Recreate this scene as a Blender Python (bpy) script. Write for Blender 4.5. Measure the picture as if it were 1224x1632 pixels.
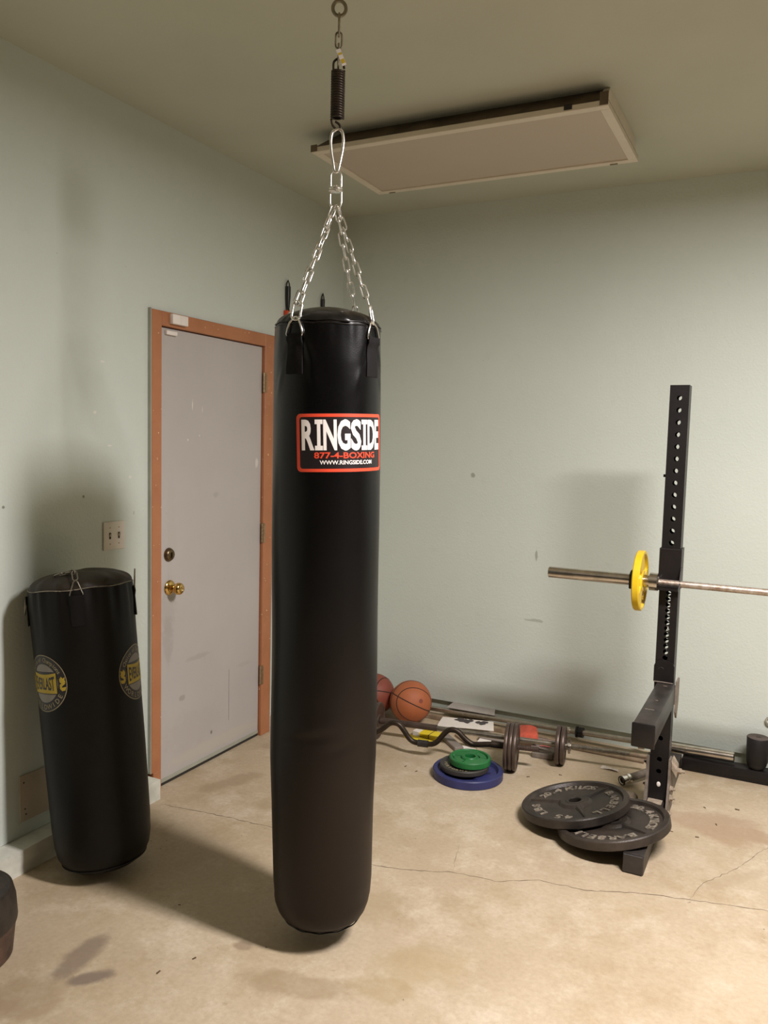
import bpy, bmesh, math, random
from mathutils import Vector, Matrix, Quaternion
PI = math.pi
random.seed(7)
for o in list(bpy.data.objects): bpy.data.objects.remove(o)
SC = bpy.context.scene
COL = SC.collection

# ------------------------------------------------------------------ camera
CAM = Vector((2.456, -4.293, 1.5689))
RV = Vector((0.893, 0.449, 0.025)); FV = Vector((-0.446, 0.891, -0.085)).normalized()
RV = (RV - FV * RV.dot(FV)).normalized(); UV = RV.cross(FV)
cd = bpy.data.cameras.new('camera'); cam = bpy.data.objects.new('camera', cd); COL.objects.link(cam)
cd.sensor_fit = 'HORIZONTAL'; cd.sensor_width = 36.0; cd.lens = 36.0 * 1294.1 / 1224.0
cd.clip_start = 0.05
cam.matrix_world = Matrix(((RV.x, UV.x, -FV.x, CAM.x), (RV.y, UV.y, -FV.y, CAM.y), (RV.z, UV.z, -FV.z, CAM.z), (0, 0, 0, 1)))
SC.camera = cam

# ------------------------------------------------------------------ world, lamp, exposure
w = bpy.data.worlds.new('world'); SC.world = w; w.use_nodes = True
w.node_tree.nodes['Background'].inputs[0].default_value = (1, 0.92, 0.88, 1)
w.node_tree.nodes['Background'].inputs[1].default_value = 0.02
def area(name, loc, sx, sy, power, col, rot=(0, 0, 0)):
    l = bpy.data.lights.new(name, 'AREA'); l.shape = 'RECTANGLE'; l.size = sx; l.size_y = sy
    l.energy = power; l.color = col
    o = bpy.data.objects.new(name, l); o.location = loc; o.rotation_euler = rot; COL.objects.link(o); return o
area('strip_lamp', (3.08, -2.36, 2.80), 1.05, 0.24, 86, (1.0, 0.93, 0.93))
SC.view_settings.view_transform = 'Standard'; SC.view_settings.look = 'None'
SC.view_settings.gamma = 1.0; SC.view_settings.use_curve_mapping = False
SC.view_settings.exposure = 1.0

# ------------------------------------------------------------------ materials
def nmat(name, col, rough=0.5, metal=0.0, spec=0.5, var=0.0, vscale=8.0, bump=0.0, bscale=60.0, col2=None, coat=0.0, detail=4.0, rvar=0.0):
    m = bpy.data.materials.new(name); m.use_nodes = True; nt = m.node_tree; N = nt.nodes; L = nt.links
    b = N['Principled BSDF']
    b.inputs['Base Color'].default_value = (*col, 1); b.inputs['Roughness'].default_value = rough
    b.inputs['Metallic'].default_value = metal; b.inputs['Specular IOR Level'].default_value = spec
    b.inputs['Coat Weight'].default_value = coat
    tc = N.new('ShaderNodeTexCoord')
    if var > 0 or col2:
        n = N.new('ShaderNodeTexNoise'); n.inputs['Scale'].default_value = vscale; n.inputs['Detail'].default_value = detail
        n.inputs['Roughness'].default_value = 0.6
        L.new(tc.outputs['Object'], n.inputs['Vector'])
        r = N.new('ShaderNodeValToRGB'); L.new(n.outputs[0], r.inputs[0])
        c2 = col2 if col2 else tuple(min(1, c * (1 + var)) for c in col)
        c1 = col if col2 else tuple(c * (1 - var) for c in col)
        r.color_ramp.elements[0].position = 0.35; r.color_ramp.elements[1].position = 0.68
        r.color_ramp.elements[0].color = (*c1, 1); r.color_ramp.elements[1].color = (*c2, 1)
        L.new(r.outputs[0], b.inputs['Base Color'])
        if rvar > 0:
            mr = N.new('ShaderNodeMapRange'); mr.inputs['To Min'].default_value = rough - rvar; mr.inputs['To Max'].default_value = rough + rvar
            L.new(n.outputs[0], mr.inputs[0]); L.new(mr.outputs[0], b.inputs['Roughness'])
    if bump > 0:
        n2 = N.new('ShaderNodeTexNoise'); n2.inputs['Scale'].default_value = bscale; n2.inputs['Detail'].default_value = 3
        L.new(tc.outputs['Object'], n2.inputs['Vector'])
        bp = N.new('ShaderNodeBump'); bp.inputs['Strength'].default_value = bump; bp.inputs['Distance'].default_value = 0.002
        L.new(n2.outputs[0], bp.inputs['Height']); L.new(bp.outputs[0], b.inputs['Normal'])
    return m

class G:
    """small node-graph helper for the surface materials with marks at fixed places"""
    def __init__(s, m): s.nt = m.node_tree; s.N = s.nt.nodes; s.L = s.nt.links; s.b = s.N['Principled BSDF']
    def tc(s):
        t = s.N.new('ShaderNodeTexCoord'); return t.outputs['Object']
    def noise(s, v, scale, detail=4, rough=0.6, off=None):
        if off:
            mp = s.N.new('ShaderNodeMapping'); s.L.new(v, mp.inputs[0]); mp.inputs['Location'].default_value = off; v = mp.outputs[0]
        n = s.N.new('ShaderNodeTexNoise'); n.inputs['Scale'].default_value = scale; n.inputs['Detail'].default_value = detail
        n.inputs['Roughness'].default_value = rough; s.L.new(v, n.inputs['Vector']); return n.outputs[0]
    def ramp(s, f, a, bb, smooth=False):
        r = s.N.new('ShaderNodeMapRange'); r.inputs['From Min'].default_value = a; r.inputs['From Max'].default_value = bb
        if smooth: r.interpolation_type = 'SMOOTHSTEP'
        s.L.new(f, r.inputs[0]); return r.outputs[0]
    def math(s, op, a, b):
        m = s.N.new('ShaderNodeMath'); m.operation = op
        for i, x in enumerate((a, b)):
            if isinstance(x, (int, float)): m.inputs[i].default_value = x
            else: s.L.new(x, m.inputs[i])
        return m.outputs[0]
    def mix(s, f, a, b, mode='MIX'):
        m = s.N.new('ShaderNodeMix'); m.data_type = 'RGBA'; m.blend_type = mode
        for i, x in ((0, f), (6, a), (7, b)):
            if isinstance(x, (int, float)): m.inputs[i].default_value = x
            elif isinstance(x, tuple): m.inputs[i].default_value = (*x, 1)
            else: s.L.new(x, m.inputs[i])
        return m.outputs[2]
    def blob(s, v, c, size, rot=0.0, wob=0.35, hard=0.25, nsc=14):
        """mask 1 inside a ragged ellipse at world point c with half sizes size"""
        mp = s.N.new('ShaderNodeMapping'); mp.vector_type = 'TEXTURE'
        mp.inputs['Location'].default_value = c; mp.inputs['Scale'].default_value = size; mp.inputs['Rotation'].default_value = (0, 0, rot) if not isinstance(rot, tuple) else rot
        s.L.new(v, mp.inputs[0])
        ln = s.N.new('ShaderNodeVectorMath'); ln.operation = 'LENGTH'; s.L.new(mp.outputs[0], ln.inputs[0])
        n = s.noise(v, nsc, 5)
        d = s.math('ADD', ln.outputs['Value'], s.math('MULTIPLY', s.math('SUBTRACT', n, 0.5), wob * 4))
        return s.ramp(d, 1.0 + hard, 1.0 - hard, True)
    def bump(s, h, st, dist=0.002):
        bp = s.N.new('ShaderNodeBump'); bp.inputs['Strength'].default_value = st; bp.inputs['Distance'].default_value = dist
        s.L.new(h, bp.inputs['Height']); s.L.new(bp.outputs[0], s.b.inputs['Normal'])

# painted drywall, pale mint with orange-peel relief
def wall_mat(name, marks, k=1.0):
    m = nmat(name, (0.5, 0.55, 0.48), rough=0.55, spec=0.35); g = G(m); v = g.tc()
    big = g.noise(v, 1.3, 4); c = g.mix(g.ramp(big, 0.3, 0.7), tuple(q * k for q in (0.575, 0.63, 0.56)), tuple(q * k for q in (0.615, 0.665, 0.595)))
    fine = g.noise(v, 9, 5); c = g.mix(g.math('MULTIPLY', g.ramp(fine, 0.6, 0.8), 0.25), c, (0.50, 0.54, 0.46))
    for (pc, ps, colr, amt) in marks:
        kk = g.blob(v, pc, ps, wob=0.5, hard=0.3, nsc=30); c = g.mix(g.math('MULTIPLY', kk, amt), c, colr)
    # chips and specks, denser near the listed places
    sp = g.noise(v, 55, 2, off=(3, 1, 2)); spm = g.ramp(sp, 0.755, 0.775); c = g.mix(g.math('MULTIPLY', spm, 0.7), c, (0.72, 0.70, 0.62))
    sp2 = g.noise(v, 45, 2, off=(9, 4, 7)); spm2 = g.ramp(sp2, 0.765, 0.785); c = g.mix(g.math('MULTIPLY', spm2, 0.6), c, (0.2, 0.2, 0.15))
    g.L.new(c, g.b.inputs['Base Color'])
    n1 = g.noise(v, 85, 3, 0.5); n2 = g.noise(v, 28, 3, 0.5)
    g.bump(g.math('ADD', g.ramp(n1, 0.45, 0.65), g.math('MULTIPLY', g.ramp(n2, 0.5, 0.62), 0.6)), 0.20, 0.0018)
    return m
WHT = (0.78, 0.76, 0.68); DRK = (0.22, 0.22, 0.17)
M_WL = wall_mat('mint_wall_paint_left', [((0, -1.94, 1.66), (0.05, 0.008, 0.006), WHT, .8), ((0, -1.86, 1.53), (0.05, 0.012, 0.004), WHT, .7), ((0, -1.75, 1.40), (.05, .009, .006), WHT, .6),
    ((0, -1.90, 1.86), (.05, .012, .004), WHT, .6), ((0, -1.73, 1.25), (.05, .004, .008), DRK, .4), ((0, -2.0, 1.33), (.05, .006, .006), DRK, .9), ((0, -2.36, 1.31), (.05, .006, .006), DRK, .9)])
M_WB = wall_mat('mint_wall_paint_back', [((0.86, 0, 1.40), (0.012, .05, 0.012), DRK, .6), ((1.24, 0, .98), (0.006, .05, 0.03), DRK, .6), ((1.9, 0, .9), (0.02, .05, 0.008), WHT, .5), ((1.25, 0, .62), (.05, .05, .008), DRK, .4)], 1.06)  # paint lighter than the left wall: extra light put into the colour
M_WP = nmat('dark_unseen_wall', (0.10, 0.085, 0.065), rough=0.8, var=0.15, vscale=2)  # colour of the unseen walls, set dark to cut bounced light
# ceiling: same paint, smoother
M_CE = nmat('ceiling_paint', (0.52, 0.525, 0.43), rough=0.7, spec=0.2, var=0.04, vscale=1.2, bump=0.25, bscale=70)
# concrete floor
M_FL = nmat('concrete', (0.5, 0.4, 0.27), rough=0.6, spec=0.4)
g = G(M_FL); v = g.tc()
a = g.noise(v, 1.1, 6, 0.62); c = g.mix(g.ramp(a, 0.3, 0.7), (0.43, 0.335, 0.215), (0.56, 0.465, 0.33))
a2 = g.noise(v, 3.6, 8, 0.68, off=(5, 3, 1)); c = g.mix(g.math('MULTIPLY', g.ramp(a2, 0.52, 0.68), 0.55), c, (0.38, 0.285, 0.165))
a3 = g.noise(v, 5.2, 8, 0.7, off=(1, 8, 2)); c = g.mix(g.math('MULTIPLY', g.ramp(a3, 0.50, 0.64), 0.55), c, (0.66, 0.575, 0.435))
a5 = g.noise(v, 2.3, 9, 0.75, off=(7, 2, 3)); c = g.mix(g.math('MULTIPLY', g.ramp(a5, 0.54, 0.62), 0.38), c, (0.40, 0.30, 0.165))
a6 = g.noise(v, 16, 6, 0.7, off=(2, 6, 3)); c = g.mix(g.math('MULTIPLY', g.ramp(a6, 0.5, 0.75), 0.35), c, (0.60, 0.48, 0.34))
a4 = g.noise(v, 60, 4, 0.6); c = g.mix(g.math('MULTIPLY', g.ramp(a4, 0.35, 0.7), 0.34), c, (0.33, 0.25, 0.16))
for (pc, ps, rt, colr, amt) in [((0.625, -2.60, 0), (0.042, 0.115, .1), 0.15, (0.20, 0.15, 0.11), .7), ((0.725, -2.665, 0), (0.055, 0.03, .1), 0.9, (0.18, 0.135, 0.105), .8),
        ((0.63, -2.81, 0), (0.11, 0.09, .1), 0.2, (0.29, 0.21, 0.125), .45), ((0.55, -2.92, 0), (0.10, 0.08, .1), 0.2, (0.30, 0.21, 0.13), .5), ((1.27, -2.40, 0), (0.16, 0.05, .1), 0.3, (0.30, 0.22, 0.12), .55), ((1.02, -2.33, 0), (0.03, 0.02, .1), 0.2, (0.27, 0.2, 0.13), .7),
        ((2.28, -0.72, 0), (0.20, 0.13, .1), -0.3, (0.36, 0.24, 0.15), .6), ((1.55, -2.15, 0), (0.13, 0.10, .1), 0.5, (0.40, 0.31, 0.17), .5), ((1.5, -2.3, 0), (0.10, 0.05, .1), 0.2, (0.36, 0.27, 0.14), .5),
        ((1.25, -1.95, 0), (0.12, 0.10, .1), 0.3, (0.37, 0.28, 0.16), .5), ((0.55, -1.45, 0), (0.12, 0.06, .1), 0.5, (0.34, 0.25, 0.14), .5), ((0.25, -1.35, 0), (0.16, 0.05, .1), 1.2, (0.30, 0.22, 0.13), .5), ((0.2, -.8, 0), (0.22, 0.09, .1), .8, (0.32, 0.23, 0.14), .45), ((2.35, -1.15, 0), (0.14, 0.03, .1), 0.9, (0.40, 0.31, 0.2), .5)]:
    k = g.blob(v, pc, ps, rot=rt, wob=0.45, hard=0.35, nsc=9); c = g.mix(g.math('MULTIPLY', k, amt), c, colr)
sp = g.noise(v, 38, 2, off=(3, 1, 2)); c = g.mix(g.math('MULTIPLY', g.ramp(sp, 0.745, 0.765), 0.8), c, (0.14, 0.10, 0.065))
sp3 = g.noise(v, 26, 3, off=(8, 1, 5)); c = g.mix(g.math('MULTIPLY', g.ramp(sp3, 0.68, 0.76), 0.5), c, (0.33, 0.25, 0.15))
a7 = g.noise(v, 7, 9, 0.8, off=(4, 4, 3)); c = g.mix(g.math('MULTIPLY', g.ramp(a7, 0.56, 0.66), 0.35), c, (0.37, 0.28, 0.165))
g.L.new(c, g.b.inputs['Base Color'])
g.L.new(g.ramp(a, -0.6, 1.2), g.b.inputs['Roughness'])
g.bump(g.math('ADD', g.noise(v, 130, 4), g.math('MULTIPLY', g.noise(v, 12, 4), 1.5)), 0.25, 0.0015)

M_DOOR = nmat('grey_door_paint', (0.5, 0.46, 0.43), rough=0.42, spec=0.45); g = G(M_DOOR); v = g.tc()
c = g.mix(g.ramp(g.noise(v, 2.2, 5), 0.3, 0.75), (0.445, 0.415, 0.39), (0.485, 0.455, 0.43))
for (pc, ps, colr, amt) in [((0, -1.52, 0.80), (.1, .05, .12), (0.38, 0.345, 0.31), .45), ((0, -1.52, 0.66), (.1, .03, .10), (0.33, 0.30, 0.27), .4), ((0, -1.36, 1.72), (.1, .003, .022), (0.8, 0.76, 0.68), .7), ((0, -1.29, 1.70), (.1, .003, .014), (0.8, 0.76, 0.68), .5),
        ((0, -0.86, 1.45), (.1, .012, .025), (0.78, 0.75, 0.7), .55), ((0, -1.39, 1.56), (.1, .005, .005), (0.8, 0.76, 0.68), .6), ((0, -1.31, 1.58), (.1, .005, .004), (0.8, 0.76, 0.68), .5), ((0, -1.19, 1.3), (.1, .02, .014), (0.35, 0.32, 0.3), .5),
        ((0, -1.31, .54), (.1, .08, .012), (0.36, 0.33, 0.30), .5), ((0, -1.42, .37), (.1, .02, .012), (0.3, 0.27, 0.24), .6), ((0, -1.33, .2), (.1, .2, .09), (0.42, 0.385, 0.35), .4), ((0, -1.17, .08), (.1, .35, .03), (0.52, 0.49, 0.40), .5), ((0, -1.21, .14), (.1, .006, .008), (.15, .12, .1), .8), ((0, -1.5, 1.2), (.1, .03, .2), (0.44, 0.42, 0.37), .5), ((0, -.95, .42), (.1, .05, .012), (0.4, 0.37, 0.33), .4)]:
    k = g.blob(v, pc, ps, wob=0.5, hard=0.4, nsc=22); c = g.mix(g.math('MULTIPLY', k, amt), c, colr)
c = g.mix(g.math('MULTIPLY', g.ramp(g.noise(v, 40, 2, off=(4, 4, 9)), 0.76, 0.78), 0.5), c, (0.25, 0.22, 0.2))
g.L.new(c, g.b.inputs['Base Color']); g.bump(g.noise(v, 220, 3), 0.15, 0.001)
M_TRIM = nmat('brown_trim_paint', (0.42, 0.17, 0.075), rough=0.45, spec=0.4); g = G(M_TRIM); v = g.tc()
c = g.mix(g.ramp(g.noise(v, 6, 5), 0.3, 0.7), (0.395, 0.16, 0.072), (0.47, 0.20, 0.092))
c = g.mix(g.ramp(g.noise(v, 62, 2, off=(2, 2, 2)), 0.715, 0.735), c, (0.85, 0.68, 0.5))
g.L.new(c, g.b.inputs['Base Color']); g.bump(g.noise(v, 90, 3), 0.2, 0.001)
M_TRIMG = nmat('trim_edge_paint', (0.36, 0.37, 0.30), rough=0.5, var=0.1)
M_CURB = nmat('painted_curb', (0.66, 0.66, 0.57), rough=0.6, var=0.12, vscale=14, bump=0.5, bscale=40)
M_CURBB = nmat('painted_curb_back', (0.54, 0.60, 0.53), rough=0.6, var=0.08, vscale=10, bump=0.5, bscale=40)
M_DARK = nmat('dark_gap', (0.03, 0.025, 0.02), rough=0.9)
M_BRASS = nmat('polished_brass', (0.72, 0.48, 0.16), rough=0.16, metal=1.0, var=0.08)
M_BRONZE = nmat('aged_bronze', (0.17, 0.12, 0.065), rough=0.32, metal=0.9, var=0.15)
M_HINGE = nmat('hinge_metal', (0.36, 0.25, 0.14), rough=0.4, metal=0.6, var=0.2, vscale=60)
M_PLASTIC = nmat('ivory_plastic', (0.72, 0.66, 0.56), rough=0.4, var=0.03)
M_WPLASTIC = nmat('white_plastic', (0.82, 0.76, 0.69), rough=0.4, var=0.02)
M_PANEL = nmat('blank_cover', (0.50, 0.43, 0.33), rough=0.5, var=0.05)
M_DARKDOT = nmat('dark_slot', (0.05, 0.035, 0.025), rough=0.7)
M_VINYL = nmat('black_vinyl', (0.005, 0.0042, 0.004), rough=0.26, spec=0.4, bump=0.12, bscale=260, var=0.2, vscale=3, rvar=0.05)
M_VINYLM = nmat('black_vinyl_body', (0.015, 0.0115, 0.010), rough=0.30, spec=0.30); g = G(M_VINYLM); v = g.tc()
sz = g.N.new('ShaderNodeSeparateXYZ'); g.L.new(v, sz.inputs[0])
c = g.mix(g.ramp(sz.outputs[2], 0.2, 1.2, True), (0.013, 0.0075, 0.005), (0.0024, 0.0022, 0.0022))  # brown low down is the tan floor's reflection painted into the vinyl
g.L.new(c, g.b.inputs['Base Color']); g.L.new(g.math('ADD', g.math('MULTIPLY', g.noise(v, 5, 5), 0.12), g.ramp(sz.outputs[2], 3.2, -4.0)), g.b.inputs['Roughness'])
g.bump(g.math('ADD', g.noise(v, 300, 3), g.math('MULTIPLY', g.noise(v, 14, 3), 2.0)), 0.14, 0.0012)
M_OLD = nmat('worn_black_canvas_vinyl', (0.0055, 0.0047, 0.0035), rough=0.5, spec=0.22, var=0.25, vscale=5, bump=0.2, bscale=160)
M_OLDTOP = nmat('worn_bag_cap', (0.028, 0.020, 0.011), rough=0.55, spec=0.4, var=0.3, vscale=9, bump=0.3, bscale=60)
M_WEB = nmat('black_webbing', (0.007, 0.006, 0.006), rough=0.75, spec=0.2, bump=0.4, bscale=300)
M_PIPE = nmat('worn_piping', (0.25, 0.22, 0.17), rough=0.6, var=0.5, vscale=30)
M_CHROME = nmat('zinc_plated_steel', (0.90, 0.88, 0.84), rough=0.24, metal=1.0, var=0.08, vscale=40)
M_DULLM = nmat('dull_steel', (0.30, 0.27, 0.22), rough=0.38, metal=0.9, var=0.25, vscale=40)
M_SPRING = nmat('blackened_spring_steel', (0.045, 0.032, 0.022), rough=0.42, metal=0.6, var=0.3, vscale=30)
M_BOLT = nmat('oxidised_steel', (0.32, 0.28, 0.2), rough=0.45, metal=0.7, var=0.25, vscale=30)
M_SLEEVE = nmat('chrome_bar_sleeve', (0.62, 0.57, 0.50), rough=0.22, metal=1.0, var=0.18, vscale=22)
M_SHAFT = nmat('rusty_plated_bar', (0.62, 0.56, 0.49), rough=0.42, metal=0.8, col2=(0.34, 0.24, 0.17), vscale=45, bump=0.4, bscale=500)
M_SHAFT2 = nmat('brushed_bar', (0.55, 0.50, 0.43), rough=0.3, metal=0.95, var=0.15, vscale=30)
M_RACK = nmat('black_powder_coat', (0.010, 0.008, 0.0075), rough=0.42, spec=0.35, var=0.2, vscale=12, bump=0.15, bscale=200)
M_RACKG = nmat('scuffed_powder_coat', (0.030, 0.025, 0.022), rough=0.42, spec=0.5, var=0.35, vscale=16, bump=0.2, bscale=120)
M_DUST = nmat('dusty_steel', (0.34, 0.275, 0.20), rough=0.8, var=0.25, vscale=40)
M_DUSTG = nmat('dusty_grey', (0.20, 0.165, 0.13), rough=0.75, var=0.25, vscale=30)
M_IRON = nmat('cast_iron_dark', (0.020, 0.016, 0.013), rough=0.45, spec=0.5, metal=0.15, col2=(0.062, 0.047, 0.036), vscale=7, bump=0.5, bscale=180)
M_IRONL = nmat('worn_cast_lettering', (0.27, 0.23, 0.18), rough=0.45, metal=0.3, var=0.6, vscale=40)
M_IRONB = nmat('brown_iron', (0.065, 0.045, 0.035), rough=0.4, metal=0.4, col2=(0.12, 0.085, 0.065), vscale=10, bump=0.3, bscale=160)
M_YEL = nmat('yellow_plate_paint', (0.72, 0.47, 0.012), rough=0.38, col2=(0.78, 0.54, 0.02), vscale=14, bump=0.15, bscale=80); 
M_GRN = nmat('green_rubber', (0.012, 0.15, 0.035), rough=0.42, var=0.12, vscale=12, bump=0.15, bscale=120)
M_BLU = nmat('blue_rubber', (0.028, 0.032, 0.125), rough=0.45, var=0.15, vscale=12, bump=0.15, bscale=120)
M_BLKP = nmat('black_grey_plate', (0.045, 0.04, 0.035), rough=0.5, var=0.2, vscale=12, bump=0.2, bscale=120)
M_BALL = nmat('orange_basketball', (0.42, 0.125, 0.045), rough=0.55, var=0.1, vscale=5, bump=0.6, bscale=420)
M_BALL2 = nmat('old_brown_basketball', (0.24, 0.06, 0.035), rough=0.55, var=0.15, vscale=5, bump=0.5, bscale=420)
M_SEAM = nmat('ball_seam', (0.035, 0.015, 0.01), rough=0.7)
M_RED = nmat('red_print', (0.80, 0.075, 0.03), rough=0.45, var=0.02)
M_WHITEP = nmat('white_print', (0.92, 0.86, 0.80), rough=0.45, var=0.01)
M_BLACKP = nmat('black_print', (0.014, 0.009, 0.010), rough=0.4)
M_GOLDP = nmat('gold_print', (0.46, 0.33, 0.03), rough=0.6, var=0.1)
M_GREYP = nmat('dimmed_grey_print', (0.25, 0.23, 0.20), rough=0.6, var=0.08)  # grey dimmed for the shadow over the leaning bag
M_CREAMP = nmat('dimmed_cream_print', (0.30, 0.255, 0.15), rough=0.6)  # cream dimmed likewise, shadow put into the print colour
M_PAPER = nmat('paper', (0.80, 0.75, 0.68), rough=0.7, var=0.04)
M_INK = nmat('ink', (0.07, 0.06, 0.06), rough=0.6)
M_YPAP = nmat('yellow_card', (0.78, 0.60, 0.02), rough=0.5, var=0.05)
M_GPAP = nmat('grey_card', (0.25, 0.21, 0.18), rough=0.6, var=0.15)
M_RPAP = nmat('red_wrapper', (0.55, 0.09, 0.05), rough=0.3, var=0.2, vscale=30)
M_PPAP = nmat('pink_wrapper', (0.60, 0.18, 0.16), rough=0.4, var=0.1)
M_FOIL = nmat('glossy_card', (0.50, 0.45, 0.41), rough=0.25, var=0.08, metal=0.3)
M_TAN = nmat('dusty_tan_bar', (0.36, 0.27, 0.17), rough=0.55, col2=(0.20, 0.14, 0.09), vscale=20)
M_FIXD = nmat('fixture_side_metal', (0.14, 0.10, 0.06), rough=0.5, var=0.35, vscale=9)
M_FIXL = nmat('fixture_cream_enamel', (0.70, 0.62, 0.50), rough=0.4, var=0.04)
M_FIXP = nmat('unlit_diffuser', (0.52, 0.43, 0.34), rough=0.35, spec=0.5, var=0.02, vscale=2, bump=0.1, bscale=300)
M_ORG = nmat('orange_red_plastic', (0.62, 0.07, 0.02), rough=0.45)
M_BLKPL = nmat('black_plastic', (0.010, 0.009, 0.008), rough=0.4)
M_TUB = nmat('dark_brown_lid', (0.030, 0.022, 0.016), rough=0.5, var=0.3, vscale=20, bump=0.3, bscale=60)
M_TUBB = nmat('rusty_brown_side', (0.075, 0.042, 0.028), rough=0.6, var=0.45, vscale=22, bump=0.4, bscale=60)
M_CYL = nmat('soft_black_rubber', (0.014, 0.012, 0.012), rough=0.6, spec=0.35, var=0.2, vscale=9)
M_CYLT = nmat('dusty_black_rubber', (0.10, 0.075, 0.065), rough=0.7, var=0.2, vscale=16)
M_CRACK = nmat('floor_crack', (0.11, 0.08, 0.05), rough=0.9)
M_LEAF = nmat('dry_crumb', (0.12, 0.075, 0.04), rough=0.9, var=0.3, vscale=60)
M_LINT = nmat('lint_scrap', (0.55, 0.49, 0.40), rough=0.9, var=0.2, vscale=60)
M_TAGY = nmat('tag_print', (0.6, 0.42, 0.03), rough=0.5)

# ------------------------------------------------------------------ object helpers
def link(name, me, mat=None, parent=None, smooth=None):
    o = bpy.data.objects.new(name, me)
    if mat is not None and len(me.materials) == 0:
        for mm in (mat if isinstance(mat, (list, tuple)) else [mat]): me.materials.append(mm)
    COL.objects.link(o)
    if parent: o.parent = parent
    if smooth is not None:
        for p in me.polygons: p.use_smooth = True
        if smooth < 3: 
            me.set_sharp_from_angle(angle=smooth)
    return o
def obj(name, bm, mat=None, parent=None, smooth=None, loc=None, rot=None):
    bmesh.ops.recalc_face_normals(bm, faces=bm.faces[:])
    me = bpy.data.meshes.new(name); bm.to_mesh(me); bm.free()
    o = link(name, me, mat, parent, smooth)
    if loc: o.location = loc
    if rot: o.rotation_euler = rot
    return o
def tag(o, label=None, cat=None, group=None, kind=None):
    if label: o['label'] = label
    if cat: o['category'] = cat
    if group: o['group'] = group
    if kind: o['kind'] = kind
    return o
def empty(name, loc=(0, 0, 0), rot=(0, 0, 0)):
    o = bpy.data.objects.new(name, None); COL.objects.link(o); o.location = loc; o.rotation_euler = rot; o.empty_display_size = 0.05; return o
def box(bm, x0, x1, y0, y1, z0, z1, mi=0):
    vs = [bm.verts.new(p) for p in ((x0, y0, z0), (x1, y0, z0), (x1, y1, z0), (x0, y1, z0), (x0, y0, z1), (x1, y0, z1), (x1, y1, z1), (x0, y1, z1))]
    for f in ((0, 3, 2, 1), (4, 5, 6, 7), (0, 1, 5, 4), (1, 2, 6, 5), (2, 3, 7, 6), (3, 0, 4, 7)):
        fc = bm.faces.new([vs[i] for i in f]); fc.material_index = mi
    return vs
def bevel(bm, w, seg=2):
    bmesh.ops.bevel(bm, geom=bm.edges[:], offset=w, segments=seg, affect='EDGES', profile=0.5); return bm
def boxo(name, b, mat, parent=None, bev=0.0, loc=None, rot=None):
    bm = bmesh.new(); box(bm, *b)
    if bev: bevel(bm, bev)
    return obj(name, bm, mat, parent, smooth=0.6 if bev else None, loc=loc, rot=rot)
def frame_of(t):
    t = t.normalized(); up = Vector((0, 0, 1)) if abs(t.z) < 0.9 else Vector((1, 0, 0))
    n = t.cross(up).normalized(); return n, t.cross(n).normalized()
def tube(bm, pts, r, closed=False, seg=10, caps=True, mi=0):
    pts = [Vector(p) for p in pts]; n = len(pts); rings = []
    rad = r if isinstance(r, (list, tuple)) else [r] * n
    nn = None
    for i, p in enumerate(pts):
        if closed: t = pts[(i + 1) % n] - pts[(i - 1) % n]
        else: t = pts[min(i + 1, n - 1)] - pts[max(i - 1, 0)]
        t.normalize()
        if nn is None: nn, bb = frame_of(t)
        else:
            nn = (nn - t * nn.dot(t)).normalized(); bb = t.cross(nn)
        rings.append([bm.verts.new(p + (nn * math.cos(2 * PI * k / seg) + bb * math.sin(2 * PI * k / seg)) * rad[i]) for k in range(seg)])
    m = n if closed else n - 1
    for i in range(m):
        A = rings[i]; B = rings[(i + 1) % n]; sh = 0
        if closed and i == n - 1:
            sh = min(range(seg), key=lambda s: sum((A[k].co - B[(k + s) % seg].co).length for k in range(seg)))
        for k in range(seg):
            f = bm.faces.new((A[k], A[(k + 1) % seg], B[(k + 1 + sh) % seg], B[(k + sh) % seg])); f.material_index = mi
    if not closed and caps:
        bm.faces.new(rings[0][::-1]).material_index = mi; bm.faces.new(rings[-1]).material_index = mi
def lathe(bm, prof, seg=48, mi=0, axis='Z', c=(0, 0, 0)):
    """profile of (r, h); r=0 ends close"""
    rings = []
    def P(r, h, a):
        x, y = r * math.cos(a), r * math.sin(a)
        return {'Z': Vector((x, y, h)), 'X': Vector((h, x, y)), 'Y': Vector((x, h, y))}[axis] + Vector(c)
    for (r, h) in prof:
        if r < 1e-6: rings.append([bm.verts.new(P(0, h, 0))])
        else: rings.append([bm.verts.new(P(r, h, 2 * PI * k / seg)) for k in range(seg)])
    for i in range(len(rings) - 1):
        A, B = rings[i], rings[i + 1]
        for k in range(seg):
            k2 = (k + 1) % seg
            if len(A) == 1 and len(B) == 1: continue
            if len(A) == 1: f = bm.faces.new((A[0], B[k], B[k2]))
            elif len(B) == 1: f = bm.faces.new((A[k], A[k2], B[0]))
            else: f = bm.faces.new((A[k], A[k2], B[k2], B[k]))
            f.material_index = mi
    return rings
def patho(name, pts, r, mat, parent=None, closed=False, seg=10):
    bm = bmesh.new(); tube(bm, pts, r, closed, seg); return obj(name, bm, mat, parent, smooth=0.9)
def spline(pts, n=8):
    pts = [Vector(p) for p in pts]; out = []
    for i in range(len(pts) - 1):
        p0 = pts[max(i - 1, 0)]; p1 = pts[i]; p2 = pts[i + 1]; p3 = pts[min(i + 2, len(pts) - 1)]
        for k in range(n):
            t = k / n
            out.append(0.5 * ((2 * p1) + (p2 - p0) * t + (2 * p0 - 5 * p1 + 4 * p2 - p3) * t * t + (3 * p1 - p0 - 3 * p2 + p3) * t ** 3))
    out.append(pts[-1]); return out

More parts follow.
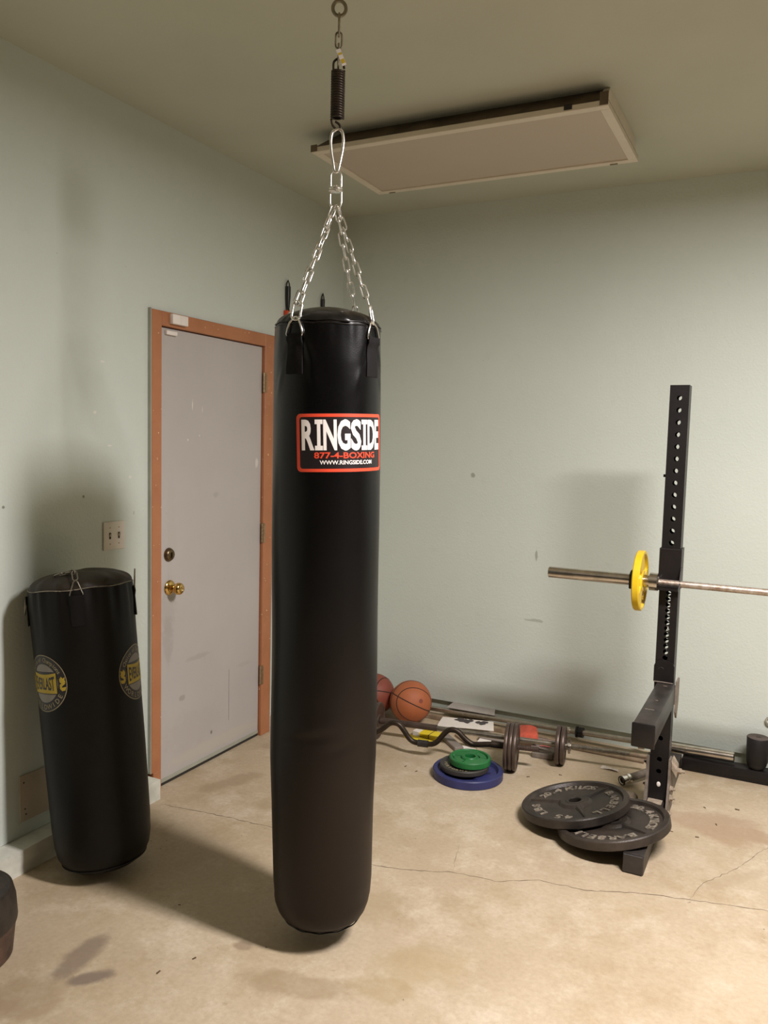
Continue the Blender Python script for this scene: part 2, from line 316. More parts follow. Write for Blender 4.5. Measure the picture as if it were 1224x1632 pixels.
# text to mesh data (Blender's built-in font)
_tc = {}
def text_mesh(s, bold=0.0, ext=0.0, res=3):
    key = (s, bold, ext)
    if key not in _tc:
        cu = bpy.data.curves.new('txt', 'FONT'); cu.body = s; cu.size = 1.0; cu.offset = bold; cu.extrude = ext; cu.resolution_u = res
        o = bpy.data.objects.new('txt', cu); COL.objects.link(o)
        dg = bpy.context.evaluated_depsgraph_get(); dg.update()
        me = bpy.data.meshes.new_from_object(o.evaluated_get(dg))
        vs = [tuple(p.co) for p in me.vertices]; fs = [tuple(p.vertices) for p in me.polygons]
        bpy.data.objects.remove(o); bpy.data.curves.remove(cu); bpy.data.meshes.remove(me)
        _tc[key] = (vs, fs)
    return _tc[key]
def add_text(bm, s, x0, x1, y0, y1, bold=0.0, ext=0.0, mi=0, z=0.0):
    """text stretched to a rectangle of the xy plane"""
    vs, fs = text_mesh(s, bold, ext)
    ax, bx = min(p[0] for p in vs), max(p[0] for p in vs); ay, by = min(p[1] for p in vs), max(p[1] for p in vs)
    nv = [bm.verts.new((x0 + (p[0] - ax) / (bx - ax) * (x1 - x0), y0 + (p[1] - ay) / (by - ay) * (y1 - y0), z + p[2])) for p in vs]
    for f in fs:
        try: bm.faces.new([nv[i] for i in f]).material_index = mi
        except ValueError: pass
def arc_text(bm, s, r, a0, a1, size, bold=0.02, ext=0.0, mi=0, z=0.0, inward=False, wide=1.0):
    """characters round an arc, from angle a0 to a1; tops outwards unless inward"""
    n = len(s)
    for i, ch in enumerate(s):
        if ch == ' ': continue
        a = a0 + (a1 - a0) * (i / (n - 1) if n > 1 else 0.5)
        vs, fs = text_mesh(ch, bold, ext)
        ax, bx = min(p[0] for p in vs), max(p[0] for p in vs)
        ca, sa = math.cos(a), math.sin(a); sg = -1 if inward else 1
        R_ = Vector((ca, sa, 0)) * sg; T_ = Vector((sa, -ca, 0)) * sg
        nv = [bm.verts.new(Vector((ca, sa, 0)) * r + T_ * ((p[0] - (ax + bx) / 2) * size * wide) + R_ * ((p[1] - 0.35) * size) + Vector((0, 0, z + p[2]))) for p in vs]
        for f in fs:
            try: bm.faces.new([nv[k] for k in f]).material_index = mi
            except ValueError: pass
def slice_x(bm, step, axis=0):
    xs = [v.co[axis] for v in bm.verts]
    if not xs: return
    lo, hi = min(xs), max(xs); k = lo + step
    no = [0, 0, 0]; no[axis] = 1
    while k < hi:
        co = [0, 0, 0]; co[axis] = k
        bmesh.ops.bisect_plane(bm, geom=bm.verts[:] + bm.edges[:] + bm.faces[:], plane_co=co, plane_no=no, dist=1e-6); k += step

# ------------------------------------------------------------------ room
H = 2.888; RX = 5.6; RY = -6.6
DY0, DY1, DZ1 = -1.577, -0.822, 2.04           # door leaf
def struct(o, label=None): o['kind'] = 'structure'; 
bm = bmesh.new(); box(bm, -0.3, RX + .2, RY - .2, 0.2, -0.12, 0.0); o = obj('floor', bm, M_FL); o['kind'] = 'structure'; o['label'] = 'tan stained concrete floor with thin cracks'; FLOOR = o
bm = bmesh.new(); box(bm, -0.3, RX + .2, RY - .2, 0.2, H, H + 0.12); o = obj('ceiling', bm, M_CE); o['kind'] = 'structure'; o['label'] = 'plain painted ceiling'
bm = bmesh.new()
box(bm, -0.15, 0, RY, DY0 - .02, 0.09, H); box(bm, -0.15, 0, DY1 + .02, 0.03, 0.09, H); box(bm, -0.15, 0, DY0 - .02, DY1 + .02, DZ1 + .02, H)
o = obj('wall_left', bm, M_WL); o['kind'] = 'structure'; o['label'] = 'pale mint wall with the door'
bm = bmesh.new(); box(bm, -0.15, RX, 0, 0.16, 0.084, H); o = obj('wall_back', bm, M_WB); o['kind'] = 'structure'; o['label'] = 'pale mint wall behind the squat stand'
bm = bmesh.new(); box(bm, RX, RX + .15, RY, 0.16, 0.0, H); o = obj('wall_right', bm, M_WP); o['kind'] = 'structure'
bm = bmesh.new(); box(bm, -0.15, RX + .15, RY - .15, RY, 0.0, H); o = obj('wall_front', bm, M_WP); o['kind'] = 'structure'
# concrete footings that show under the drywall
def curb(name, x0, x1, y0, y1, z1, mat, label, jag=0.004):
    bm = bmesh.new(); box(bm, x0, x1, y0, y1, 0, z1)
    ln = max(x1 - x0, y1 - y0); ax = 0 if (x1 - x0) > (y1 - y0) else 1
    slice_x(bm, 0.06, ax); slice_x(bm, 0.03, 2)
    for vv in bm.verts:
        if vv.co.z > 0.001:
            vv.co.x += random.uniform(-jag, jag) * (1 if ax == 1 else 0.2); vv.co.y += random.uniform(-jag, jag) * (1 if ax == 0 else 0.4)
    o = obj(name, bm, mat, smooth=0.7); o['kind'] = 'structure'; o['label'] = label; return o
curb('trim_1', -0.15, 0.086, RY, -1.662, 0.088, M_CURB, 'pale painted concrete curb along the left wall')
curb('trim_2', -0.15, 0.05, -0.735, -0.005, 0.088, M_CURB, 'short chipped curb between the door and the corner', 0.007)
curb('trim_3', -0.15, RX, 0.03, 0.2, 0.084, M_CURBB, 'mint painted curb along the foot of the back wall', 0.0015)

# cracks in the slab: shallow ragged strips
def crack(pts, wdt=0.0016):
    P = []
    for i in range(len(pts) - 1):
        a = Vector((*pts[i], 0)); b = Vector((*pts[i + 1], 0)); n = max(2, int((b - a).length / 0.02))
        for k in range(n): P.append(a.lerp(b, k / n) + Vector((random.uniform(-1, 1), random.uniform(-1, 1), 0)) * 0.004)
    P.append(Vector((*pts[-1], 0)))
    bm = bmesh.new(); prev = None
    for i, p in enumerate(P):
        t = (P[min(i + 1, len(P) - 1)] - P[max(i - 1, 0)]).normalized(); nrm = Vector((-t.y, t.x, 0)); ww = wdt * random.uniform(0.4, 1.3) * min(1, (i + 1) / 6, (len(P) - i) / 6)
        cur = (bm.verts.new(p + nrm * ww + Vector((0, 0, .0003))), bm.verts.new(p - nrm * ww + Vector((0, 0, .0003))))
        if prev: bm.faces.new((prev[0], cur[0], cur[1], prev[1]))
        prev = cur
    return obj('crack', bm, M_CRACK, FLOOR)
crack([(0.12, -1.70), (0.35, -1.665), (0.647, -1.64), (0.95, -1.68), (1.165, -1.698), (1.30, -1.66), (1.43, -1.60), (1.59, -1.583), (1.72, -1.50), (1.905, -1.478), (2.05, -1.41), (2.2, -1.37), (2.475, -1.303), (2.9, -1.2)])
crack([(2.22, -1.37), (2.26, -1.22), (2.36, -1.05), (2.42, -0.9), (2.5, -0.72)], 0.0009)
crack([(1.43, -1.60), (1.40, -1.50), (1.37, -1.38)], 0.0006)

# ------------------------------------------------------------------ door in the left wall
door = empty('door_1', (0, (DY0 + DY1) / 2, 0)); door['kind'] = 'structure'; door['label'] = 'grey painted door in an orange-brown frame'
DO = Vector(door.location)
def dpart(o): o.parent = door; o.location = -DO; return o
bm = bmesh.new(); box(bm, -0.04, 0.0, DY0, DY1, 0.012, DZ1); bevel(bm, 0.002, 1); leaf = dpart(obj('door_leaf', bm, M_DOOR))
bm = bmesh.new(); box(bm, -0.0405, -0.001, DY0, DY1, 0.0, 0.0115); dpart(obj('gap_shade', bm, M_DARK))  # dark strip standing in for the shade of the gap under the leaf
bm = bmesh.new(); box(bm, 0.0002, 0.003, DY0 + .003, DY1 - .003, 0.016, 0.032); dpart(obj('door_sweep', bm, M_TRIMG))
bm = bmesh.new()
yo0, yo1, zo1 = -1.643, -0.738, 2.106
# face casing, mitred look by three boards
box(bm, 0.0, 0.018, yo0, DY0 - 0.004, 0.088, zo1); box(bm, 0.0, 0.018, DY1 + 0.004, yo1, 0.0, zo1); box(bm, 0.0, 0.018, DY0 - .004, DY1 + .004, DZ1 + 0.004, zo1)
box(bm, 0.0, 0.018, yo0 + .012, DY0 - 0.004, 0.0, 0.088)
bevel(bm, 0.0025, 1); dpart(obj('casing', bm, M_TRIM))
bm = bmesh.new(); box(bm, 0.0, 0.0165, yo0 - 0.005, yo0, 0.09, zo1 + .004); box(bm, 0, .0165, yo1, yo1 + .004, 0.09, zo1); dpart(obj('casing_edge', bm, M_TRIMG))
bm = bmesh.new(); box(bm, -0.12, 0.0, DY0 - .02, DY0 - .004, 0, DZ1 + .02); box(bm, -0.12, 0.0, DY1 + .004, DY1 + .02, 0, DZ1 + .02); box(bm, -0.12, 0, DY0 - .004, DY1 + .004, DZ1 + .004, DZ1 + .02); dpart(obj('jamb', bm, M_TRIM))
bm = bmesh.new(); box(bm, -0.12, -0.05, DY0 - .004, DY1 + .004, 0.0, DZ1 + .004); dpart(obj('dark_backing', bm, M_DARK))  # dark sheet across the opening, puts shade into the gaps round the leaf
for hz in (1.86, 1.085, 0.33):
    bm = bmesh.new()
    for k in range(5): lathe(bm, [(0, -0.0095), (0.0062, -0.0095), (0.0062, 0.0095), (0, 0.0095)], 12, c=(0.012, DY1 + .001, hz - 0.04 + k * 0.0202))
    box(bm, 0.003, 0.0195, DY1 + .004, DY1 + .018, hz - .051, hz + .051)
    dpart(obj('hinge', bm, M_HINGE, smooth=0.6))
bm = bmesh.new(); box(bm, 0.0, 0.0006, -1.0745, -1.0735, 0.16, 0.42); dpart(obj('scratch', bm, M_DARKDOT))
# knob and deadbolt
bm = bmesh.new(); lathe(bm, [(0, 0), (0.033, 0), (0.034, 0.003), (0.031, 0.008), (0.022, 0.011), (0.014, 0.014), (0.012, 0.030), (0.016, 0.036), (0.024, 0.042), (0.0275, 0.052), (0.0265, 0.062), (0.021, 0.069), (0.010, 0.0715), (0.008, 0.0695), (0, 0.0695)], 40, axis='X')
kn = obj('door_knob', bm, M_BRASS, smooth=0.8); kn.parent = door; kn.location = Vector((0.0, -1.512, 0.9)) - DO; kn['label'] = 'shiny brass round knob'
bm = bmesh.new(); lathe(bm, [(0, 0), (0.031, 0), (0.0305, 0.004), (0.025, 0.014), (0.019, 0.018), (0, 0.0185)], 36, axis='X')
box(bm, 0.017, 0.026, -0.003, 0.003, -0.012, 0.012)
db = obj('deadbolt', bm, M_BRONZE, smooth=0.7); db.parent = door; db.location = Vector((0, -1.517, 1.049)) - DO; db['label'] = 'dark bronze thumb-turn lock above the knob'
# alarm contact above the door: two small boxes
def small_box(name, c, s, mat, label, cat, bev=0.003):
    bm = bmesh.new(); box(bm, 0, s[0], -s[1] / 2, s[1] / 2, -s[2] / 2, s[2] / 2); bevel(bm, bev)
    e = obj(name, bm, mat, smooth=0.6, loc=c); tag(e, label, cat); return e
sn = small_box('door_sensor', (0.018, -1.487, 2.078), (0.022, 0.100, 0.042), M_WPLASTIC, 'white plastic alarm sensor box on the brown door frame, top left', 'sensor')
bm = bmesh.new(); box(bm, 0.0218, 0.0224, -.001, .001, -.019, .019); obj('cover_seam', bm, M_PLASTIC, sn)
small_box('sensor_magnet', (0.0, -1.512, 2.020), (0.014, 0.068, 0.018), M_WPLASTIC, 'small white magnet block on the top edge of the grey door', 'sensor', 0.002)
# double light switch
sw = empty('light_switch', (0.0, -1.845, 1.165)); tag(sw, 'ivory double toggle light switch plate beside the door', 'light switch')
bm = bmesh.new(); box(bm, 0, 0.006, -0.058, 0.058, -0.0575, 0.0575); bevel(bm, 0.0025); obj('cover_plate', bm, M_PLASTIC, sw, smooth=0.6)
for yy in (-0.024, 0.024):
    bm = bmesh.new(); box(bm, 0.006, 0.0066, yy - .005, yy + .005, -0.013, 0.013); sl = obj('slot', bm, M_DARKDOT, sw)
    bm = bmesh.new(); vs = box(bm, 0.004, 0.017, yy - .0035, yy + .0035, -0.004, 0.005)
    for vv in bm.verts:
        if vv.co.x > 0.01: vv.co.z += 0.007
    bevel(bm, 0.001, 1); obj('toggle', bm, M_PLASTIC, sw)
    for zz in (-0.033, 0.033):
        bm = bmesh.new(); lathe(bm, [(0, 0.0055), (0.003, 0.0065), (0, 0.0075)], 10, axis='X', c=(0, yy, zz)); obj('screw', bm, M_HINGE, sw)
# blank cover low on the wall
bp = empty('wall_plate', (0.0, -2.205, 0.235)); tag(bp, 'beige blank cover plate low on the left wall behind the leaning bag', 'wall plate')
bm = bmesh.new(); box(bm, 0, 0.007, -0.108, 0.108, -0.09, 0.085); bevel(bm, 0.002); obj('cover_plate', bm, M_PANEL, bp, smooth=0.6)
for (yy, zz) in ((-0.092, 0.058), (-0.088, -0.043), (-0.084, -0.064)):
    bm = bmesh.new(); lathe(bm, [(0, 0.0065), (0.0035, 0.0078), (0, 0.0085)], 10, axis='X', c=(0, yy, zz)); obj('screw', bm, M_DARKDOT, bp)

# ------------------------------------------------------------------ ceiling light (unlit)
cl = empty('ceiling_light', (1.16, -0.92, H)); tag(cl, 'unlit rectangular fluorescent ceiling light with a plain diffuser', 'ceiling light'); CO = Vector(cl.location)
x0, x1, y0, y1 = 0.535, 1.785, -1.238, -0.60; zb = 2.797
bm = bmesh.new()
def ring8(z, ins): return [bm.verts.new(Vector((X, Y, z)) - CO) for X, Y in ((x0 + ins, y0 + ins), (x1 - ins * .35, y0 + ins), (x1 - ins * .35, y1 - ins), (x0 + ins, y1 - ins))]
r1 = ring8(zb + 0.022, 0.0); r2 = ring8(zb + 0.026, 0.012); r3 = ring8(H, 0.085)
for A, B in ((r1, r2), (r2, r3)):
    for k in range(4): bm.faces.new((A[k], A[(k + 1) % 4], B[(k + 1) % 4], B[k]))
bm.faces.new(r3); bm.faces.new(r1[::-1]); obj('housing', bm, M_FIXD, cl)
bm = bmesh.new()
vs = box(bm, x1 - 0.03 - CO.x, x1 - 0.006 - CO.x, y0 + .01 - CO.y, y1 - .01 - CO.y, zb + .02 - H, -0.001)
for vv in bm.verts:
    if vv.co.z > -0.01: vv.co.x -= 0.004; vv.co.y *= 0.80
obj('end_plate', bm, M_FIXL, cl)['label'] = 'cream painted end'
bm = bmesh.new(); fr = 0.036
for b in ((x0, x1, y0, y0 + fr), (x0, x1, y1 - fr, y1), (x0, x0 + fr, y0 + fr, y1 - fr), (x1 - fr, x1, y0 + fr, y1 - fr)):
    box(bm, b[0] - CO.x, b[1] - CO.x, b[2] - CO.y, b[3] - CO.y, zb - H, zb + 0.022 - H)
bevel(bm, 0.002, 1); obj('door_frame', bm, M_FIXL, cl)['label'] = 'cream hinged frame'
bm = bmesh.new(); box(bm, x0 + fr - CO.x, x1 - fr - CO.x, y0 + fr - CO.y, y1 - fr - CO.y, zb + .006 - H, zb + .014 - H); obj('diffuser', bm, M_FIXP, cl)
for (lx, ly) in ((x0 + .08, y1 - .012), (x1 - .10, y1 - .012)):
    bm = bmesh.new(); box(bm, lx - .016 - CO.x, lx + .016 - CO.x, ly - .004 - CO.y, ly + .004 - CO.y, zb - .003 - H, zb + .004 - H); obj('latch', bm, M_BOLT, cl)
bm = bmesh.new(); box(bm, x1 - .16 - CO.x, x1 - .13 - CO.x, y0 - .0015 - CO.y, y0 + .012 - CO.y, zb + .006 - H, zb + .026 - H); obj('hinge_slot', bm, M_DARK, cl)
bm = bmesh.new(); box(bm, x0 - .001 - CO.x, x0 + .03 - CO.x, y0 - .002 - CO.y, y0 - CO.y, zb + .002 - H, zb + .03 - H); obj('corner_bracket', bm, M_FIXD, cl)
bm = bmesh.new(); box(bm, x1 - .03 - CO.x, x1 + .001 - CO.x, y0 - .002 - CO.y, y0 - CO.y, zb + .004 - H, zb + .05 - H); obj('corner_bracket', bm, M_FIXD, cl)

# ------------------------------------------------------------------ hanging bag
BX, BY = 1.200, -2.155
eb = empty('eye_bolt', (BX, BY, H)); tag(eb, 'steel eye bolt screwed into the ceiling above the tall hanging bag', 'eye bolt')
T2 = Vector((0.862, 0.507, 0)).normalized()      # horizontal direction across the picture, about
def vring(cz, rx, rz, wr, T=T2, n=28, open_=0.0, cx=0.0):
    return [T * (cx + rx * math.cos(2 * PI * k / n)) + Vector((0, 0, cz + rz * math.sin(2 * PI * k / n))) for k in range(n)]
patho('eye', vring(-0.066, 0.019, 0.021, 0.005), 0.0052, M_BOLT, eb, True)
patho('shank', [(0, 0, -0.044), (0, 0, 0.002)], 0.0052, M_BOLT, eb)
bm = bmesh.new(); lathe(bm, [(0, -0.003), (0.020, -0.003), (0.020, 0), (0, 0)], 24); obj('washer', bm, M_BOLT, eb, smooth=0.6)

bag = empty('punching_bag', (BX, BY, 0.06)); tag(bag, 'tall black vinyl punching bag hanging by four chains from a spring', 'punching bag')
def bz(z): return z - 0.06
# hanging hardware
def stadium(L_, W_, T, up, c, n=8):
    """closed link path: long axis up, short axis T"""
    pts = []; r_ = W_ / 2; h = L_ / 2 - r_
    for k in range(n + 1): a = PI * k / n; pts.append(c + T * (r_ * math.cos(a)) + up * (h + r_ * math.sin(a)))
    for k in range(n + 1): a = PI + PI * k / n; pts.append(c + T * (r_ * math.cos(a)) + up * (-h + r_ * math.sin(a)))
    return pts
Z = Vector((0, 0, 1)); D2 = Vector((-T2.y, T2.x, 0))
def cpt(z, dx=0.0): return Vector((0, 0, bz(z))) + T2 * dx
patho('chain_link', stadium(0.062, 0.017, D2, Z, cpt(2.776)), 0.0034, M_BOLT, bag, True, 8)
patho('chain_link', stadium(0.046, 0.018, T2, Z, cpt(2.733)), 0.0028, M_BOLT, bag, True, 8)
patho('chain_link', stadium(0.066, 0.016, D2, Z, cpt(2.690)), 0.0030, M_BOLT, bag, True, 8)
# tag
bm = bmesh.new(); box(bm, -0.011, 0.011, -0.0008, 0.0008, -0.024, 0.024)
for vv in bm.verts:
    if abs(vv.co.z) > 0.02: vv.co.x *= 0.6
tg = obj('paper_tag', bm, M_PAPER, bag); tg.location = cpt(2.682, 0.014) + Vector((0, -0.012, 0)); tg.rotation_euler = (0, -0.42, 0.53); tg['label'] = 'small white label with yellow print'
for zz, hh in ((0.010, 0.003), (-0.012, 0.006)):
    bm = bmesh.new(); box(bm, -0.005, 0.006, -0.0014, -0.0009, zz - hh, zz + hh); obj('print', bm, M_TAGY, tg)
# spring coil
pts = []; turns = 19; zt, zbm = 2.648, 2.514
for k in range(turns * 16 + 1):
    a = 2 * PI * k / 16 + 0.5; pts.append(Vector((0.0175 * math.cos(a), 0.0175 * math.sin(a), bz(zt + (zbm - zt) * k / (turns * 16)))))
hook = spline([cpt(2.652, -0.014), cpt(2.672, -0.013), cpt(2.682, 0.0), cpt(2.674, 0.012), cpt(2.655, 0.0175)], 5)
sp_ = patho('spring', pts, 0.0037, M_SPRING, bag, False, 7)
patho('spring_hook', hook, 0.0034, M_SPRING, bag, False, 8)
patho('spring_hook', spline([cpt(2.512, -0.0175), cpt(2.495, -0.014), cpt(2.484, -0.004), cpt(2.478, 0.003), cpt(2.486, 0.010), cpt(2.497, 0.006), cpt(2.505, -0.006)], 5), 0.0034, M_SPRING, bag, False, 8)
# snap hook (carabiner)
cb = [cpt(2.484, 0.004), cpt(2.477, 0.015), cpt(2.452, 0.0195), cpt(2.42, 0.0165), cpt(2.385, 0.0095), cpt(2.368, 0.006), cpt(2.361, 0.0), cpt(2.366, -0.006), cpt(2.39, -0.010), cpt(2.42, -0.0155), cpt(2.452, -0.0175), cpt(2.476, -0.012)]
cbs = spline(cb + [cb[0]], 4)[:-1]
ca_ = patho('snap_hook', cbs, 0.0048, M_CHROME, bag, True, 9)
bm = bmesh.new(); tube(bm, [cpt(2.400, 0.0125), cpt(2.388, 0.0102)], 0.0056, seg=10); obj('gate_sleeve', bm, M_CHROME, ca_, smooth=0.8)
# swivel
patho('swivel_eye', stadium(0.060, 0.031, T2, Z, cpt(2.336)), 0.0030, M_CHROME, bag, True, 8)
patho('swivel_eye', stadium(0.062, 0.033, T2, Z, cpt(2.288)), 0.0032, M_CHROME, bag, True, 8)
bm = bmesh.new(); c0 = bz(2.313)
lathe(bm, [(0, c0 + .010), (.010, c0 + .009), (.018, c0 + .004), (.0205, c0), (.018, c0 - .002), (.0205, c0 - .004), (.021, c0 - .007), (.017, c0 - .010), (0, c0 - .011)], 28); obj('swivel', bm, M_CHROME, bag, smooth=0.9)
# body
DXT, DYT = -0.014, 0.0
def bag_r(z, a):
    """radius of the bag wall at height z (world) and azimuth a"""
    pr = [(0.06, 0.0), (0.062, 0.06), (0.066, 0.095), (0.076, 0.120), (0.095, 0.138), (0.13, 0.150), (0.20, 0.1555), (0.45, 0.160), (0.60, 0.165), (0.75, 0.1645), (1.0, 0.163), (1.3, 0.1635), (1.6, 0.1625), (1.80, 0.1610), (1.87, 0.1585), (1.90, 0.1575)]
    for (za, ra), (zc, rc) in zip(pr, pr[1:]):
        if z <= zc: 
            t = (z - za) / (zc - za); r = ra + (rc - ra) * t; break
    else: r = pr[-1][1]
    if z > 0.14:
        r += 0.0011 * math.sin(3 * a + 4.0 * z) * math.sin(2.6 * z + 1.0) + 0.0008 * math.sin(5 * a - 9 * z)
        # gathers under the top seam
        k = math.exp(-((z - 1.90) / 0.10) ** 2)
        k2 = math.exp(-((z - 1.895) / 0.05) ** 2); r += 0.0011 * k * math.sin(7 * a + 2.3 * math.sin(3 * a) + 6 * z) + 0.0010 * k2 * math.sin(13 * a + 3 * math.sin(2 * a)) + 0.0004 * k2 * math.sin(29 * a)
        # creases pulled by the straps
        for sa in ST:
            for (da, dz, sg) in ((0.22, -0.055, 1), (-0.22, -0.055, 1), (0.34, -0.10, -1), (-0.34, -0.10, -1), (0.30, -0.045, -1)):
                d = math.atan2(math.sin(a - sa - da), math.cos(a - sa - da)); u = (d * 0.9 + (z - 1.86 - dz) * (2.2 if da > 0 else -2.2)) / 0.06; vv_ = (z - 1.86 - dz) / 0.05
                r += -0.0036 * sg * math.exp(-u * u - vv_ * vv_)
        # dents knocked in about knee height
        for (ca, cz, sa_, sz_, dp) in ((-1.25, 0.70, 0.35, 0.012, -0.004), (-1.28, 0.725, 0.5, 0.03, 0.003), (-0.75, 0.665, 0.25, 0.012, -0.0025), (-1.1, 0.9, 0.6, 0.1, -0.002)):
            d = math.atan2(math.sin(a - ca), math.cos(a - ca)); r += dp * math.exp(-(d / sa_) ** 2 - ((z - cz - 0.03 * d) / sz_) ** 2)
    return r
ST = [math.radians(x) for x in (-95.6, -5.6, 84.4, 174.4)]
def bag_c(z): t = min(1, max(0, (z - 0.1) / 1.8)); return Vector((DXT * 0.86 * t - 0.001, DXT * 0.5 * t + DYT, 0))
NS = 144
def bag_surf(zs, rf, mat, name, close_top=None, smooth=0.9):
    bm = bmesh.new(); rings = []
    for z in zs:
        c = bag_c(z); rings.append([bm.verts.new(c + Vector((rf(z, 2 * PI * k / NS) * math.cos(2 * PI * k / NS), rf(z, 2 * PI * k / NS) * math.sin(2 * PI * k / NS), bz(z)))) for k in range(NS)])
    for i in range(len(rings) - 1):
        for k in range(NS): bm.faces.new((rings[i][k], rings[i][(k + 1) % NS], rings[i + 1][(k + 1) % NS], rings[i + 1][k]))
    return bm, rings
zs = [0.0601, 0.0612, 0.0625, 0.064, 0.067, 0.071, 0.076, 0.083, 0.091, 0.10, 0.112, 0.126] + [0.14 + (1.90 - 0.14) * k / 190 for k in range(191)]
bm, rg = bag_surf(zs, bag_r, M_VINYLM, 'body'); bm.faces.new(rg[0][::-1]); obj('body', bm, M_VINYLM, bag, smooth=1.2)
# top cap: puckered dome above the seam
def cap_pt(s, a):
    r = 0.1560 * math.cos(s * PI / 2) ** 1.25 if s < 1 else 0
    z = 1.905 + 0.062 * math.sin(s * PI / 2) ** 1.0
    pk = math.exp(-((s - 0.15) / 0.25) ** 2)
    z += 0.0022 * pk * math.sin(11 * a + 3 * math.sin(2 * a)) + 0.0012 * pk * math.sin(23 * a + math.sin(3 * a)); r += 0.0008 * pk * math.sin(17 * a)
    return r, z
bm = bmesh.new(); rings = []; c = bag_c(1.9)
for i in range(22):
    s = i / 22; rings.append([bm.verts.new(c + Vector((cap_pt(s, 2 * PI * k / NS)[0] * math.cos(2 * PI * k / NS), cap_pt(s, 2 * PI * k / NS)[0] * math.sin(2 * PI * k / NS), bz(cap_pt(s, 2 * PI * k / NS)[1])))) for k in range(NS)])
for i in range(21):
    for k in range(NS): bm.faces.new((rings[i][k], rings[i][(k + 1) % NS], rings[i + 1][(k + 1) % NS], rings[i + 1][k]))
bm.faces.new(rings[-1]); obj('top_cap', bm, M_VINYL, bag, smooth=1.2)
for zz, rr in ((1.902, 0.0028), (1.910, 0.0024)):
    patho('piping', [c + Vector(((0.1566 + 0.0008 * math.sin(17 * a)) * math.cos(a), (0.1566 + 0.0008 * math.sin(17 * a)) * math.sin(a), bz(zz) + 0.0012 * math.sin(11 * a))) for a in [2 * PI * k / 96 for k in range(96)]], rr, M_VINYL, bag, True, 7)
patho('bottom_seam', [Vector((0.1235 * math.cos(a), 0.1235 * math.sin(a), bz(0.0765) + 0.0012 * math.sin(13 * a))) for a in [2 * PI * k / 96 for k in range(96)]], 0.0022, M_VINYL, bag, True, 6)
# straps, rings and chains
link_me = None
for sa in ST:
    er = Vector((math.cos(sa), math.sin(sa), 0)); et = Vector((-math.sin(sa), math.cos(sa), 0)); c = bag_c(1.85)
    bm = bmesh.new(); grid = []
    for iz in range(13):
        z = 1.758 + (1.872 - 1.758) * iz / 12; wv = 0.029 - 0.003 * iz / 12; row = []
        for ix in range(9):
            t = (ix - 4) / 4 * wv; a = sa + t / 0.16; rr = bag_r(z, a) + 0.0032 + (0.0055 if iz >= 10 else 0)
            row.append(c + Vector((rr * math.cos(a), rr * math.sin(a), bz(z))))
        grid.append(row)
    top = [[bm.verts.new(p) for p in row] for row in grid]
    inn = [[bm.verts.new(p - er * 0.005) for p in row] for row in grid]
    for i in range(12):
        for j in range(8):
            bm.faces.new((top[i][j], top[i][j + 1], top[i + 1][j + 1], top[i + 1][j])); bm.faces.new((inn[i][j], inn[i + 1][j], inn[i + 1][j + 1], inn[i][j + 1]))
        bm.faces.new((top[i][0], top[i + 1][0], inn[i + 1][0], inn[i][0])); bm.faces.new((top[i][8], inn[i][8], inn[i + 1][8], top[i + 1][8]))
    for j in range(8):
        bm.faces.new((top[0][j], inn[0][j], inn[0][j + 1], top[0][j + 1])); bm.faces.new((top[12][j], top[12][j + 1], inn[12][j + 1], inn[12][j]))
    obj('strap', bm, M_WEB, bag, smooth=0.7)
    B = c + er * 0.1615; z0 = bz(1.866); apex = c + er * 0.157 + Vector((0, 0, bz(1.918)))
    p = [B - et * 0.027 + Vector((0, 0, z0)), B + et * 0.027 + Vector((0, 0, z0)), B + et * 0.0285 + Vector((0, 0, z0 + .006)), B + et * 0.025 + Vector((0, 0, z0 + .020)), B + et * 0.018 + Vector((0, 0, z0 + .036)), apex + et * 0.009 - Vector((0, 0, .005)), apex + et * .004, apex - et * .004, apex - et * 0.009 - Vector((0, 0, .005)), B - et * 0.018 + Vector((0, 0, z0 + .036)), B - et * 0.025 + Vector((0, 0, z0 + .020)), B - et * 0.0285 + Vector((0, 0, z0 + .006))]
    patho('triangle_ring', p, 0.0030, M_CHROME, bag, True, 8)
    # long link joining chain and ring
    P1 = c * 0.95 + er * 0.1485 + Vector((0, 0, bz(1.955))); P0 = Vector((0, 0, bz(2.262))) + er * 0.007
    d = (P0 - P1).normalized(); tt = et
    patho('snap_link', stadium(0.056, 0.026, (tt * 0.9 + d.cross(tt) * 0.3).normalized(), (P1 - apex).normalized(), (P1 + apex) / 2), 0.0036, M_CHROME, bag, True, 8)
    n = 9; L_ = (P0 - P1).length / n
    for k in range(n):
        cc = P1 + d * (L_ * (k + 0.5)); sag = -0.004 * math.sin(PI * (k + .5) / n)
        roll = (0.55 if k % 2 == 0 else 0.55 + PI / 2) + 0.25 * math.sin(k * 2.1 + sa * 3)
        if link_me is None:
            bm = bmesh.new(); tube(bm, stadium(L_ + 0.0080, 0.0165, Vector((1, 0, 0)), Vector((0, 0, 1)), Vector((0, 0, 0)), 6), 0.0024, True, 7); lo = obj('chain_link', bm, M_CHROME, bag, smooth=0.9); link_me = lo.data
        else:
            lo = bpy.data.objects.new('chain_link', link_me); COL.objects.link(lo); lo.parent = bag
        q = d.to_track_quat('Z', 'Y'); lo.rotation_mode = 'QUATERNION'; lo.rotation_quaternion = q @ Quaternion((0, 0, 1), roll); lo.location = cc + er * sag
